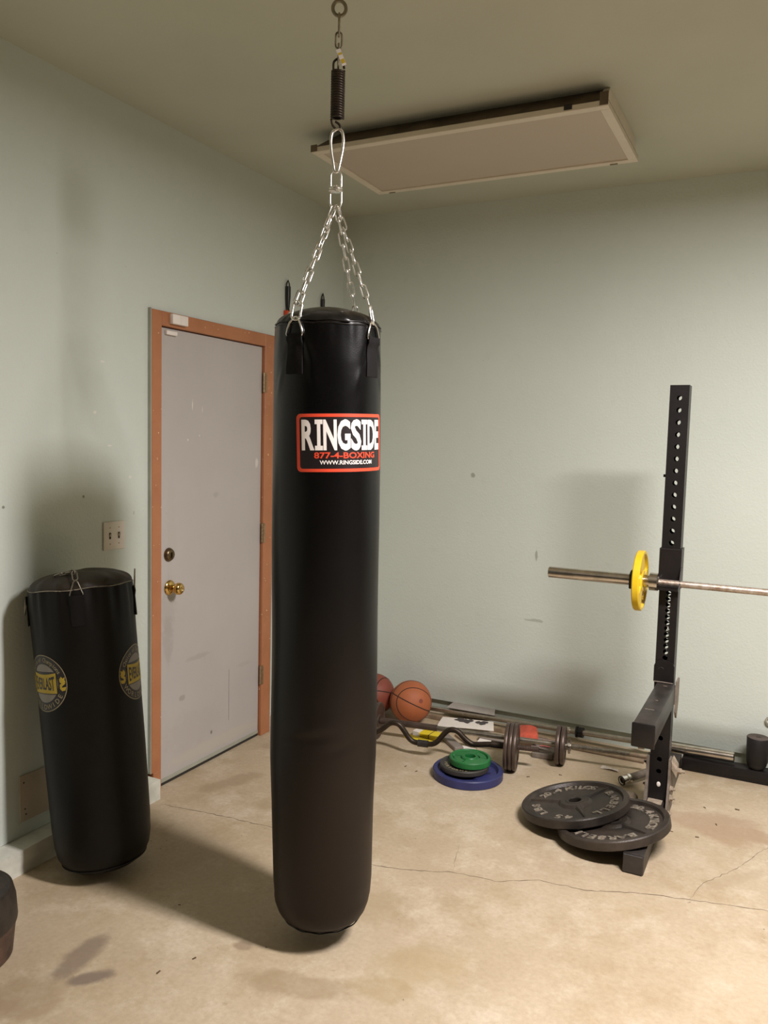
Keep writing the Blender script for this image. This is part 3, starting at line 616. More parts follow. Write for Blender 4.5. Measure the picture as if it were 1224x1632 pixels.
# printed patch, wrapped on the body
def wrap_bag(bm, off, a0, zc, rot=0.0):
    for vv in bm.verts:
        x, y, h = vv.co; xr = x * math.cos(rot) - y * math.sin(rot); yr = x * math.sin(rot) + y * math.cos(rot)
        a = a0 + xr / 0.163; z = zc + yr; rr = bag_r(z, a) + off + h; c = bag_c(z)
        vv.co = c + Vector((rr * math.cos(a), rr * math.sin(a), bz(z)))
def rrect(bm, w_, h_, r_, n=6, mi=0, hole=None, z=0.0):
    def loop(w2, h2, rr):
        out = []
        for (sx, sy, a0) in ((1, 1, 0), (-1, 1, PI / 2), (-1, -1, PI), (1, -1, 1.5 * PI)):
            for k in range(n + 1):
                a = a0 + PI / 2 * k / n; out.append(bm.verts.new((sx * (w2 / 2 - rr) + rr * math.cos(a), sy * (h2 / 2 - rr) + rr * math.sin(a), z)))
        return out
    A = loop(w_, h_, r_)
    if hole is None: bm.faces.new(A).material_index = mi
    else:
        B = loop(hole[0], hole[1], hole[2])
        for k in range(len(A)): bm.faces.new((A[k], A[(k + 1) % len(A)], B[(k + 1) % len(A)], B[k])).material_index = mi
LA, LZ, LR = math.radians(-59.6 + 21.5), 1.566, math.radians(1.6)
LW, LH = 0.305, 0.168
def logo_part(name, mat, fn, off, parent):
    bm = bmesh.new(); fn(bm); slice_x(bm, 0.005); wrap_bag(bm, off, LA, LZ, LR); return obj(name, bm, mat, parent)
patch = logo_part('printed_patch', M_BLACKP, lambda b: rrect(b, LW, LH, 0.014), 0.0008, bag); patch['label'] = 'black printed patch with red border and white lettering'
logo_part('border', M_RED, lambda b: rrect(b, LW - .003, LH - .003, 0.013, hole=(LW - .023, LH - .021, 0.008)), 0.0014, patch)
def big(b):
    x = -LW / 2 + 0.017; hi, lo_ = 0.066, -0.021
    W_ = {'R': .042, 'I': .026, 'N': .042, 'G': .042, 'S': .038, 'D': .039, 'E': .031}
    word = 'RINGSIDE'; tot = sum(W_[ch] for ch in word); sc = (LW - 0.034) / tot
    for ch in word:
        wv = W_[ch] * sc
        if ch == 'I':
            m_ = x + wv / 2; s_ = wv * 0.20
            for (xa, xb, ya, yb) in ((m_ - s_, m_ + s_, lo_, hi), (x + .001, m_ - s_, lo_, lo_ + .013), (m_ + s_, x + wv - .001, lo_, lo_ + .013), (x + .001, m_ - s_, hi - .013, hi), (m_ + s_, x + wv - .001, hi - .013, hi)):
                b.faces.new([b.verts.new((px, py, 0)) for px, py in ((xa, ya), (xb, ya), (xb, yb), (xa, yb))])
        else: add_text(b, ch, x + .0006, x + wv - .0006, lo_ - (0.001 if ch in 'GS' else 0), hi + (0.001 if ch in 'GS' else 0), bold=0.035)
        x += wv
logo_part('lettering', M_WHITEP, big, 0.0015, patch)
logo_part('lettering', M_RED, lambda b: add_text(b, '877-4-BOXING', -0.098, 0.104, -0.0445, -0.0265, bold=0.025), 0.0015, patch)
logo_part('lettering', M_WHITEP, lambda b: add_text(b, 'WWW.RINGSIDE.COM', -0.082, 0.088, -0.0615, -0.0495, bold=0.02), 0.0015, patch)

# ------------------------------------------------------------------ old bag leaning against the left wall
OA = Vector((0.318, -2.205, 0.026)); OT = Vector((0.192, -2.192, 1.03))
ob = empty('punching_bag', OA); tag(ob, 'short worn black punching bag leaning against the left wall', 'punching bag')
ob.rotation_mode = 'QUATERNION'; ob.rotation_quaternion = (OT - OA).normalized().to_track_quat('Z', 'Y')
OL = (OT - OA).length
# azimuth reference: direction to camera in local frame
inv = ob.rotation_quaternion.inverted(); vc = inv @ (CAM - (OA + OT) / 2); VA = math.atan2(vc.y, vc.x)
def old_r(z, a):
    pr = [(0, 0.0), (0.002, 0.07), (0.012, 0.118), (0.03, 0.142), (0.06, 0.158), (0.10, 0.1655), (0.16, 0.169), (0.5, 0.174), (0.8, 0.1775), (OL - 0.05, 0.1785), (OL, 0.176)]
    r = pr[-1][1]
    for (za, ra), (zc, rc) in zip(pr, pr[1:]):
        if z <= zc: r = ra + (rc - ra) * (z - za) / (zc - za); break
    if z > 0.1:
        r += 0.0018 * math.sin(3 * a + 5 * z) * math.sin(3 * z) + 0.001 * math.sin(5 * a - 8 * z)
        k = math.exp(-((z - OL) / 0.12) ** 2); r += 0.0026 * k * math.sin(15 * a + 1.5 * math.sin(2 * a)) + 0.0015 * k * math.sin(27 * a)
    return r
bm = bmesh.new(); rings = []
zs = [0.0005, 0.002, 0.006, 0.012, 0.02, 0.03, 0.042, 0.06, 0.08, 0.10] + [0.12 + (OL - 0.12) * k / 90 for k in range(91)]
for z in zs: rings.append([bm.verts.new((old_r(z, 2 * PI * k / 112) * math.cos(2 * PI * k / 112), old_r(z, 2 * PI * k / 112) * math.sin(2 * PI * k / 112), z)) for k in range(112)])
for i in range(len(rings) - 1):
    for k in range(112): bm.faces.new((rings[i][k], rings[i][(k + 1) % 112], rings[i + 1][(k + 1) % 112], rings[i + 1][k]))
bm.faces.new(rings[0][::-1]); obj('body', bm, M_OLD, ob, smooth=1.2)
bm = bmesh.new(); rings = []
for i in range(18):
    s = i / 18; row = []
    for k in range(112):
        a = 2 * PI * k / 112; pk = math.exp(-((s - 0.2) / 0.3) ** 2)
        r = 0.176 * math.cos(s * PI / 2) ** 0.7 + 0.002 * pk * math.sin(15 * a); z = OL + 0.055 * math.sin(s * PI / 2) + 0.004 * pk * math.sin(13 * a + 1) + 0.004 * math.sin(2 * a + 1) * s
        row.append(bm.verts.new((r * math.cos(a), r * math.sin(a), z)))
    rings.append(row)
for i in range(17):
    for k in range(112): bm.faces.new((rings[i][k], rings[i][(k + 1) % 112], rings[i + 1][(k + 1) % 112], rings[i + 1][k]))
bm.faces.new(rings[-1]); obj('top_cap', bm, M_OLDTOP, ob, smooth=1.2)
patho('piping', [Vector((0.178 * math.cos(a), 0.178 * math.sin(a), OL + 0.002 * math.sin(7 * a))) for a in [2 * PI * k / 80 for k in range(80)]], 0.0018, M_PIPE, ob, True, 6)
patho('bottom_seam', [Vector((0.145 * math.cos(a), 0.145 * math.sin(a), 0.032)) for a in [2 * PI * k / 80 for k in range(80)]], 0.0018, M_OLD, ob, True, 6)
for i, da in enumerate((-6, 84, 174, 264)):
    a = VA + math.radians(da); er = Vector((math.cos(a), math.sin(a), 0)); et = Vector((-math.sin(a), math.cos(a), 0))
    bm = bmesh.new(); rows = []
    for iz in range(7):
        z = OL - 0.125 + 0.105 * iz / 6; row = []
        for ix in range(5):
            t = (ix - 2) / 2 * 0.023; aa = a + t / 0.178; rr = old_r(z, aa) + 0.0025 + (0.004 if i in (1, 3) else 0) * (1 - iz / 6) + (.004 if iz >= 5 else 0)
            row.append((bm.verts.new((rr * math.cos(aa), rr * math.sin(aa), z)), bm.verts.new(((rr - .004) * math.cos(aa), (rr - .004) * math.sin(aa), z))))
        rows.append(row)
    for p in range(6):
        for q in range(4):
            bm.faces.new((rows[p][q][0], rows[p][q + 1][0], rows[p + 1][q + 1][0], rows[p + 1][q][0])); bm.faces.new((rows[p][q][1], rows[p + 1][q][1], rows[p + 1][q + 1][1], rows[p][q + 1][1]))
        bm.faces.new((rows[p][0][0], rows[p + 1][0][0], rows[p + 1][0][1], rows[p][0][1])); bm.faces.new((rows[p][4][0], rows[p][4][1], rows[p + 1][4][1], rows[p + 1][4][0]))
    for q in range(4):
        bm.faces.new((rows[0][q][0], rows[0][q][1], rows[0][q + 1][1], rows[0][q + 1][0])); bm.faces.new((rows[6][q][0], rows[6][q + 1][0], rows[6][q + 1][1], rows[6][q][1]))
    obj('strap', bm, M_WEB, ob, smooth=0.7)
    out = 0.004 if i != 1 else 0.012
    B = er * (0.1795 + (.002 if i == 1 else 0)) + Vector((0, 0, OL - 0.024)); ap = er * (0.176 + (0.012 if i == 1 else -0.004)) + Vector((0, 0, OL + (0.040 if i == 1 else 0.030)))
    if i == 3: B = er * 0.186 + Vector((0, 0, OL - 0.03)); ap = er * 0.196 + Vector((0, 0, OL - 0.085))
    patho('triangle_ring', [B - et * .021, B + et * .021, B + et * .021 + (ap - B) * .15, ap + et * .007 - (ap - B) * .1, ap + et * .002, ap - et * .002, ap - et * .007 - (ap - B) * .1, B - et * .021 + (ap - B) * .15], 0.0024, M_DULLM, ob, True, 8)
# loose chain links lying on the cap above the front strap
a = VA + math.radians(-6); er = Vector((math.cos(a), math.sin(a), 0)); et = Vector((-math.sin(a), math.cos(a), 0)); Q0 = er * 0.168 + Vector((0, 0, OL + 0.035))
prev = Q0
for k, (dr, dt, dz) in enumerate(((-0.022, -0.004, 0.022), (-0.042, -0.014, 0.022), (-0.055, -0.030, 0.020), (-0.056, -0.050, 0.018), (-0.066, -0.068, 0.012))):
    nx = er * (0.168 + dr) + et * dt + Vector((0, 0, OL + 0.035 + dz)); d = (nx - prev).normalized()
    sd = et if k % 2 == 0 else d.cross(et).normalized()
    patho('chain_link', stadium((nx - prev).length + 0.012, 0.016, (sd - d * sd.dot(d)).normalized(), d, (nx + prev) / 2, 6), 0.0022, M_DULLM, ob, True, 7); prev = nx
# round printed emblems
def emblem(ac, zc, turn=0.0):
    R = 0.0985
    def wrap(bm, off):
        for vv in bm.verts:
            x, y = vv.co.x, vv.co.y; xr = x * math.cos(turn) - y * math.sin(turn); yr = x * math.sin(turn) + y * math.cos(turn)
            aa = ac + xr / 0.177; z = zc + yr; rr = old_r(z, aa) + off; vv.co = Vector((rr * math.cos(aa), rr * math.sin(aa), z))
    def mk(name, mat, fn, off, par):
        bm = bmesh.new(); fn(bm); slice_x(bm, 0.006); wrap(bm, off); return obj(name, bm, mat, par)
    def disc(r_, sx=1.0):
        def f(b): b.faces.new([b.verts.new((r_ * sx * math.cos(2 * PI * k / 64), r_ * math.sin(2 * PI * k / 64), 0)) for k in range(64)])
        return f
    def ringf(r0, r1):
        def f(b):
            A = [b.verts.new((r0 * math.cos(2 * PI * k / 64), r0 * math.sin(2 * PI * k / 64), 0)) for k in range(64)]; B = [b.verts.new((r1 * math.cos(2 * PI * k / 64), r1 * math.sin(2 * PI * k / 64), 0)) for k in range(64)]
            for k in range(64): b.faces.new((A[k], A[(k + 1) % 64], B[(k + 1) % 64], B[k]))
        return f
    def rect(xa, xb, ya, yb):
        def f(b): b.faces.new([b.verts.new(p) for p in ((xa, ya, 0), (xb, ya, 0), (xb, yb, 0), (xa, yb, 0))])
        return f
    base = mk('printed_emblem', M_BLACKP, disc(R), 0.0008, ob); base['label'] = 'round black, grey and gold printed emblem'
    mk('outline', M_CREAMP, ringf(R, R - 0.0030), 0.0013, base)
    mk('centre_disc', M_GREYP, disc(0.0665, 0.98), 0.0013, base)
    mk('plaque_edge', M_BLACKP, rect(-0.063, 0.063, -0.037, 0.040), 0.0018, base)
    def plaque(b):
        top = [(-0.059 + 0.118 * k / 16, 0.0365 - 0.006 * math.sin(PI * k / 16)) for k in range(17)]; bot = [(0.059 - 0.118 * k / 16, -0.034) for k in range(17)]
        b.faces.new([b.verts.new((*p, 0)) for p in top + bot])
    mk('plaque', M_GOLDP, plaque, 0.0023, base)
    def word(b):
        add_text(b, 'EVERLAST', -0.052, 0.052, -0.024, 0.024, bold=0.02)
        for vv in b.verts:
            t = vv.co.x / 0.052
            if vv.co.y > 0: vv.co.y *= 0.78 + 0.32 * t * t
            else: vv.co.y *= 0.90 + 0.18 * t * t
    mk('lettering', M_BLACKP, word, 0.0028, base)
    mk('lettering', M_CREAMP, lambda b: arc_text(b, 'Choice of Champions', 0.0815, math.radians(152), math.radians(28), 0.021, 0.01), 0.0016, base)
    mk('lettering', M_CREAMP, lambda b: arc_text(b, 'WORLDWIDE', 0.0815, math.radians(212), math.radians(328), 0.0235, 0.012, inward=True), 0.0016, base)
    def rib(sx):
        def f(b):
            for pl in ([(0.071, 0.014), (0.078, 0.024), (0.084, 0.017), (0.092, 0.022), (0.090, 0.012), (0.0935, 0.004), (0.080, -0.001), (0.072, 0.004)], [(0.071, -0.004), (0.084, 0.004), (0.0925, 0.0), (0.080, -0.009), (0.079, -0.014), (0.094, -0.012), (0.090, -0.024), (0.078, -0.026), (0.071, -0.018)]):
                b.faces.new([b.verts.new((sx * px, py, 0)) for px, py in pl])
        return f
    mk('ribbon', M_GOLDP, rib(1), 0.0017, base); mk('ribbon', M_GOLDP, rib(-1), 0.0017, base)
EZ = OL - 0.315
emblem(VA + math.radians(-56), EZ, 0.0); emblem(VA + math.radians(64), EZ - 0.008, 0.0); emblem(VA + math.radians(184), EZ, 0.0)

# ------------------------------------------------------------------ dark tub at the left edge of the picture
TBX, TBY, TR = 0.322, -2.785, 0.158
tb = empty('tub', (TBX, TBY, 0)); tag(tb, 'dark brown round lidded tub on the floor at the lower left', 'tub')
bm = bmesh.new(); lathe(bm, [(0, 0), (TR - .020, 0), (TR - .014, 0.004), (TR - .004, 0.10), (TR - .004, 0.105), (0, 0.105)], 56); obj('body', bm, M_TUBB, tb, smooth=0.6)['label'] = 'rust-brown scuffed lower side'
bm = bmesh.new(); lathe(bm, [(0, 0.105), (TR, 0.105), (TR + .001, 0.112), (TR - .003, 0.17), (TR - .012, 0.205), (TR - .020, 0.208), (TR - .028, 0.200), (0, 0.198)], 56); obj('lid', bm, M_TUB, tb, smooth=0.6)
for t in (0.3, 2.4, 4.5):
    bm = bmesh.new(); lathe(bm, [(0, .0), (.006, .0), (.006, .004), (0, .006)], 12, c=((TR - .045) * math.cos(t), (TR - .045) * math.sin(t), .199)); obj('rivet', bm, M_BRASS, tb)

# ------------------------------------------------------------------ tools on the left wall, tops showing above the bag
def wall_tool(y, ztop, s, label, tilt):
    e = empty('hand_tool', (0.0, y, ztop)); tag(e, label, 'tool', 'black handled tools hung on the wall'); e.rotation_euler = (tilt, 0, 0)
    patho('hanging_loop', [(0.012, 0, 0), (0.012, -0.010 * s, -0.018), (0.012, -0.0125 * s, -0.034), (0.012, 0.0125 * s, -0.034), (0.012, 0.010 * s, -0.018)], 0.0034, M_BLKPL, e, True, 8)
    bm = bmesh.new(); tube(bm, [(0.012, 0, -0.032), (0.012, 0, -0.05), (0.012, 0, -0.09), (0.012, 0, -0.13), (0.012, 0.001, -0.145)], [0.0115 * s, 0.012 * s, 0.0115 * s, 0.009 * s, 0.0075 * s], seg=12); obj('handle', bm, M_BLKPL, e, smooth=0.8)
    patho('fork', spline([(0.012, 0.0, -0.135), (0.012, -0.008, -0.155), (0.012, -0.009, -0.19)], 4), 0.0042, M_BLKPL, e); patho('fork', spline([(0.012, 0.0, -0.135), (0.012, 0.011, -0.155), (0.012, 0.012, -0.19)], 4), 0.0046, M_BLKPL, e)
    bm = bmesh.new(); box(bm, 0.001, 0.024, -0.024, 0.026, -0.28, -0.158); bevel(bm, 0.004); hd = obj('head', bm, M_ORG, e, smooth=0.6); hd['label'] = 'orange-red head'
    return e
wall_tool(-0.612, 2.412, 1.25, 'black handled tool with orange-red head hanging on the wall, left of the bag chains', 0.0)
wall_tool(-0.255, 2.405, 1.0, 'black tool handle showing just above the bag top between the chains', 0.0)

# ------------------------------------------------------------------ squat stand
def holed_face(bm, xc, wv, y, z0, z1, holes, hr, inner, depth):
    """front wall of a tube with real holes; inner = y of the inside skin"""
    hs = sorted(h for h in holes if z0 + hr < h < z1 - hr); n = 16
    bounds = [z0] + [(a + b) / 2 for a, b in zip(hs, hs[1:])] + [z1] if hs else [z0, z1]
    xl, xr = xc - wv / 2, xc + wv / 2
    if not hs: box(bm, xl, xr, min(y, inner), max(y, inner), z0, z1); return
    for i, h in enumerate(hs):
        za, zb_ = bounds[i], bounds[i + 1]; loops = []
        for yy in (y, inner):
            C_ = []; S_ = []
            for k in range(n):
                a = 2 * PI * k / n + PI / n; ca, sa = math.cos(a), math.sin(a)
                C_.append(bm.verts.new((xc + hr * ca, yy, h + hr * sa)))
                # project on the rectangle
                hx = wv / 2; hz = (zb_ - h) if sa > 0 else (h - za)
                t = min(hx / abs(ca) if abs(ca) > 1e-6 else 1e9, hz / abs(sa) if abs(sa) > 1e-6 else 1e9)
                S_.append(bm.verts.new((xc + t * ca, yy, h + t * sa)))
            cor = [bm.verts.new((xr, yy, zb_)), bm.verts.new((xl, yy, zb_)), bm.verts.new((xl, yy, za)), bm.verts.new((xr, yy, za))]
            for k in range(n):
                k2 = (k + 1) % n; A, B = S_[k].co, S_[k2].co
                if abs(A.x - B.x) > 1e-7 and abs(A.z - B.z) > 1e-7:
                    c_ = min(cor, key=lambda q: (q.co - (A + B) / 2).length); bm.faces.new((C_[k], S_[k], c_, S_[k2], C_[k2]))
                else: bm.faces.new((C_[k], S_[k], S_[k2], C_[k2]))
            loops.append(C_)
        for k in range(n): bm.faces.new((loops[0][k], loops[0][(k + 1) % n], loops[1][(k + 1) % n], loops[1][k]))
UX0, UX1, UY0, UY1 = 1.986, 2.062, -0.750, -0.674
UXC = (UX0 + UX1) / 2
ra = empty('squat_stand', (UXC, -0.71, 0)); tag(ra, 'black steel squat stand with holed upright, short safety arm and long foot', 'squat stand')
RO = Vector(ra.location)
def rp(o, label=None):
    o.parent = ra; o.location = -RO
    if label: o['label'] = label
    return o
upper = [1.783 - 0.0501 * k for k in range(13)]; lower = [0.971 - 0.0251 * k for k in range(12)]; low2 = [0.40 - 0.0502 * k for k in range(4)]
def upright(dx):
    bm = bmesh.new(); hs = upper + lower + low2 + [0.346, 0.15]; hs = upper + lower + [0.346, 0.254, 0.201, 0.145]
    holed_face(bm, UXC + dx, UX1 - UX0, UY0, 0.077, 1.835, hs, 0.0106, UY0 + .005, 0)
    holed_face(bm, UXC + dx, UX1 - UX0, UY1, 0.077, 1.835, hs, 0.0106, UY1 - .005, 0)
    for xs in (UX0, UX1 - .005): box(bm, xs + dx, xs + .005 + dx, UY0 + .0001, UY1 - .0001, 0.077, 1.835)
    return rp(obj('upright', bm, M_RACK))
upright(0.0); upright(1.12)
bm = bmesh.new(); box(bm, 1.979, 2.055, -1.285, -0.14, 0.0, 0.076); bevel(bm, 0.004); rp(obj('foot_beam', bm, M_RACKG, smooth=0.6))
bm = bmesh.new(); box(bm, 1.979 + 1.12, 2.055 + 1.12, -1.285, -0.14, 0.0, 0.076); bevel(bm, 0.004); rp(obj('foot_beam', bm, M_RACKG, smooth=0.6))
bm = bmesh.new(); box(bm, 1.981, 2.053, -1.290, -1.285, 0.003, 0.073); bevel(bm, 0.002, 1); rp(obj('end_cap', bm, M_RACKG))
bm = bmesh.new(); box(bm, 2.056, 3.098, -0.150, -0.074, 0.0, 0.062); bevel(bm, 0.004); rp(obj('cross_beam', bm, M_RACK, smooth=0.6))
bm = bmesh.new(); box(bm, 1.988, 2.047, -0.80, -0.70, 0.0763, 0.0775); rp(obj('dust_patch', bm, M_DUST))
# gusset plates with bolts at the base
for xa, xb in ((UX0 - 0.013, UX0 - 0.001), (UX1 + 0.001, UX1 + 0.009)):
    bm = bmesh.new(); pl = [(-0.80, 0.012), (-0.62, 0.012), (-0.62, 0.14), (-0.67, 0.245), (-0.705, 0.262), (-0.758, 0.262), (-0.762, 0.16), (-0.79, 0.06)]
    A = [bm.verts.new((xa, y, z)) for y, z in pl]; B = [bm.verts.new((xb, y, z)) for y, z in pl]
    bm.faces.new(A); bm.faces.new(B[::-1])
    for k in range(len(pl)): bm.faces.new((A[k], A[(k + 1) % len(pl)], B[(k + 1) % len(pl)], B[k]))
    rp(obj('gusset_plate', bm, M_DUSTG))
def bolt(x, y, z, r_, l_, mat=M_DUST, ax='X'):
    bm = bmesh.new(); s = 1 if l_ > 0 else -1
    lathe(bm, [(0, 0), (r_ * 1.05, 0), (r_ * 1.05, .003 * s), (r_ * .95, .004 * s)], 20, axis=ax, c=(x, y, z)); lathe(bm, [(0, 0.003 * s), (r_ * .9, .003 * s), (r_ * .9, l_ * .55), (r_ * .8, l_ * .6), (0, l_ * .6)], 6, axis=ax, c=(x, y, z)); lathe(bm, [(r_ * .45, l_ * .5), (r_ * .42, l_), (0, l_ * 1.04)], 14, axis=ax, c=(x, y, z))
    return rp(obj('bolt', bm, mat, smooth=0.6))
bm = bmesh.new(); box(bm, UX1 + .009, 2.094, -0.735, -0.655, 0.212, 0.252); 
for vv in bm.verts:
    if vv.co.x > 2.09: vv.co.z -= 0.035
bevel(bm, .003, 1); rp(obj('clamp_block', bm, M_DUST))
bolt(2.092, -0.70, 0.200, 0.014, 0.032); bolt(UX1 + .009, -0.725, 0.125, 0.013, 0.022); bolt(UX1 + .009, -0.725, 0.085, 0.014, 0.022); bolt(UX1 + .001, -0.762, 0.030, 0.013, 0.022)
bolt(UX0 - .013, -0.70, 0.215, 0.012, -0.016, M_RACKG); bolt(UX0 - .013, -0.695, 0.115, 0.012, -0.018, M_DUSTG)
bm = bmesh.new(); lathe(bm, [(0, 0.004), (.006, .003), (.0085, 0), (.0085, -.004)], 16, axis='Y', c=(UXC + .002, UY0 - .003, .145))
for vv in bm.verts: vv.co.z = .145 + (vv.co.z - .145) * 1.35; vv.co.y = UY0 - .001 - max(0, (vv.co.y - (UY0 - .003)) * 1.0)
rp(obj('plug', bm, M_PAPER), 'pale plug in the lowest hole')
# bar catch wrapped round the upright
bm = bmesh.new()
box(bm, UX0 - .006, UX1 + .006, UY0 - .0065, UY0 - .0005, 0.988, 1.160); box(bm, UX0 - .006, UX0 - .0005, UY0 - .0005, UY1 + .006, 0.988, 1.160); box(bm, UX1 + .0005, UX1 + .006, UY0 - .0005, UY1 + .006, 0.988, 1.160)
bevel(bm, .0015, 1); jc = rp(obj('bar_catch', bm, M_RACK)); 
bm = bmesh.new(); box(bm, UX0 - .010, UX1 + .006, UY0 - .064, UY0 - .007, 0.990, 1.004); box(bm, UX0 - .010, UX1 + .006, UY0 - .066, UY0 - .060, 1.0041, 1.012); bevel(bm, .001, 1); o = obj('shelf', bm, M_RACK, jc)
bm = bmesh.new(); box(bm, UX1 + .0065, UX1 + .012, UY0 - .060, UY0 - .001, 1.004, 1.085)
for vv in bm.verts:
    if vv.co.z > 1.05 and vv.co.y < UY0 - .03: vv.co.y = UY0 - .012
obj('side_web', bm, M_RACKG, jc)
bm = bmesh.new(); box(bm, UX0 - .006, UX1 + .006, UY0 - .0075, UY0 - .0065, 1.1555, 1.158); obj('edge', bm, M_RACKG, jc)
bm = bmesh.new(); lathe(bm, [(0, 0), (.006, 0), (.006, -.014), (0, -.015)], 12, axis='X', c=(UX0, -.70, 1.46)); rp(obj('stop_pin', bm, M_RACK))
bm = bmesh.new(); tube(bm, spline([(2.027, UY0 - .001, .83), (2.03, UY0 - .008, .822), (2.033, UY0 - .007, .812), (2.034, UY0 - .001, .812)], 4), .0018, seg=6); rp(obj('wire_hook', bm, M_DULLM))
# safety arm reaching towards the viewer
AX0, AX1, AY0, AY1, AZ0, AZ1 = 1.998, 2.074, -1.330, -0.757, 0.505, 0.588
bm = bmesh.new(); box(bm, AX0, AX1, AY0, AY1, AZ0, AZ1); bevel(bm, 0.004)
arm = rp(obj('safety_arm', bm, M_RACKG, smooth=0.6))
bm = bmesh.new(); box(bm, AX0 - .003, AX1 + .003, AY0 - .010, AY0 + .001, AZ0 - .004, AZ1 + .003); bevel(bm, 0.005); obj('end_cap', bm, M_RACK, arm, smooth=0.6)
bm = bmesh.new(); pl = [(UX0 - .003, .592), (UX1 + .003, .592), (UX1 + .003, .66), (UX1 - .004, .677), (UX1 - .018, .684), (UX0 + .018, .684), (UX0 + .004, .677), (UX0 - .003, .66)]
A = [bm.verts.new((x, UY0 - .008, z)) for x, z in pl]; B = [bm.verts.new((x, UY0 - .001, z)) for x, z in pl]; bm.faces.new(A); bm.faces.new(B[::-1])
for k in range(8): bm.faces.new((A[k], A[(k + 1) % 8], B[(k + 1) % 8], B[k]))
obj('mounting_plate', bm, M_RACK, arm)
patho('weld', [(UX0, UY0 - .009, .591), (2.02, UY0 - .010, .592), (UX1, UY0 - .009, .591)], .0022, M_DUSTG, arm)
patho('emblem_edge', [(2.012 + .011 * math.cos(a), UY0 - .0083, .645 + .009 * math.sin(a)) for a in [0.3 + 2.9 * k / 12 for k in range(13)]], .0012, M_RACKG, arm)
bm = bmesh.new(); pl = [(-0.775, .605), (-0.695, .605), (-0.695, .50), (-0.72, .455), (-0.735, .440), (-0.775, .475)]
A = [bm.verts.new((AX1 + .0005, y, z)) for y, z in pl]; B = [bm.verts.new((AX1 + .0075, y, z)) for y, z in pl]; bm.faces.new(A); bm.faces.new(B[::-1])
for k in range(6): bm.faces.new((A[k], A[(k + 1) % 6], B[(k + 1) % 6], B[k]))
obj('side_plate', bm, M_DUSTG, arm)
for (sx0, sx1, sy, sl) in ((2.01, 2.045, -1.15, 0.0012), (2.03, 2.04, -1.02, .001), (2.03, 2.045, -.80, .0015)):
    bm = bmesh.new(); box(bm, sx0, sx1, sy, sy + sl * 2, AZ1, AZ1 + .0003); obj('scratch', bm, M_DUST, arm)
    # worn marks in the coating

# ------------------------------------------------------------------ weight plates
def plate_bm(R, T, hole, depth, seg=96, both=True):
    """depth(rho, angle) -> recess below the rim face at radius rho"""
    bm = bmesh.new(); ch = min(0.004, T * .15)
    radii = [hole + 0.0015] + [hole + 0.0015 + (R - ch - hole - 0.0015) * k / 30 for k in range(1, 31)]
    def side(sg):
        rr = []
        rr.append([bm.verts.new((hole * math.cos(2 * PI * k / seg), hole * math.sin(2 * PI * k / seg), sg * (T / 2 - depth(radii[0], 2 * PI * k / seg) - .0015))) for k in range(seg)])
        for r_ in radii: rr.append([bm.verts.new((r_ * math.cos(2 * PI * k / seg), r_ * math.sin(2 * PI * k / seg), sg * (T / 2 - depth(r_, 2 * PI * k / seg)))) for k in range(seg)])
        rr.append([bm.verts.new((R * math.cos(2 * PI * k / seg), R * math.sin(2 * PI * k / seg), sg * (T / 2 - ch))) for k in range(seg)])
        return rr
    A = side(1); B = side(-1)
    for S, fl in ((A, False), (B, True)):
        for i in range(len(S) - 1):
            for k in range(seg):
                q = (S[i][k], S[i + 1][k], S[i + 1][(k + 1) % seg], S[i][(k + 1) % seg]); bm.faces.new(q[::-1] if fl else q)
    for i in (0, -1):
        for k in range(seg): bm.faces.new((A[i][k], A[i][(k + 1) % seg], B[i][(k + 1) % seg], B[i][k]))
    return bm
def sst(a, b, x): t = min(1, max(0, (x - a) / (b - a))); return t * t * (3 - 2 * t)
def iron_depth(R, D, hub, rim, spoke=0.0):
    def f(r, a):
        d = D * sst(hub, hub + .006, r) * (1 - sst(R - rim - .006, R - rim, r))
        if r < hub: d = D * 0.25
        if spoke:
            for k in range(3):
                da = math.atan2(math.sin(a - PI / 2 * 3 - k * 2 * PI / 3), math.cos(a - PI / 2 * 3 - k * 2 * PI / 3)); off = abs(da) * r; hw = spoke * (1.35 - 0.9 * (r - hub) / (R - rim - hub))
                if abs(da) < 0.6 and hub < r < R - rim: d = min(d, D * (0.2 + 0.8 * sst(hw * .45, hw, off)))
        return d
    return f
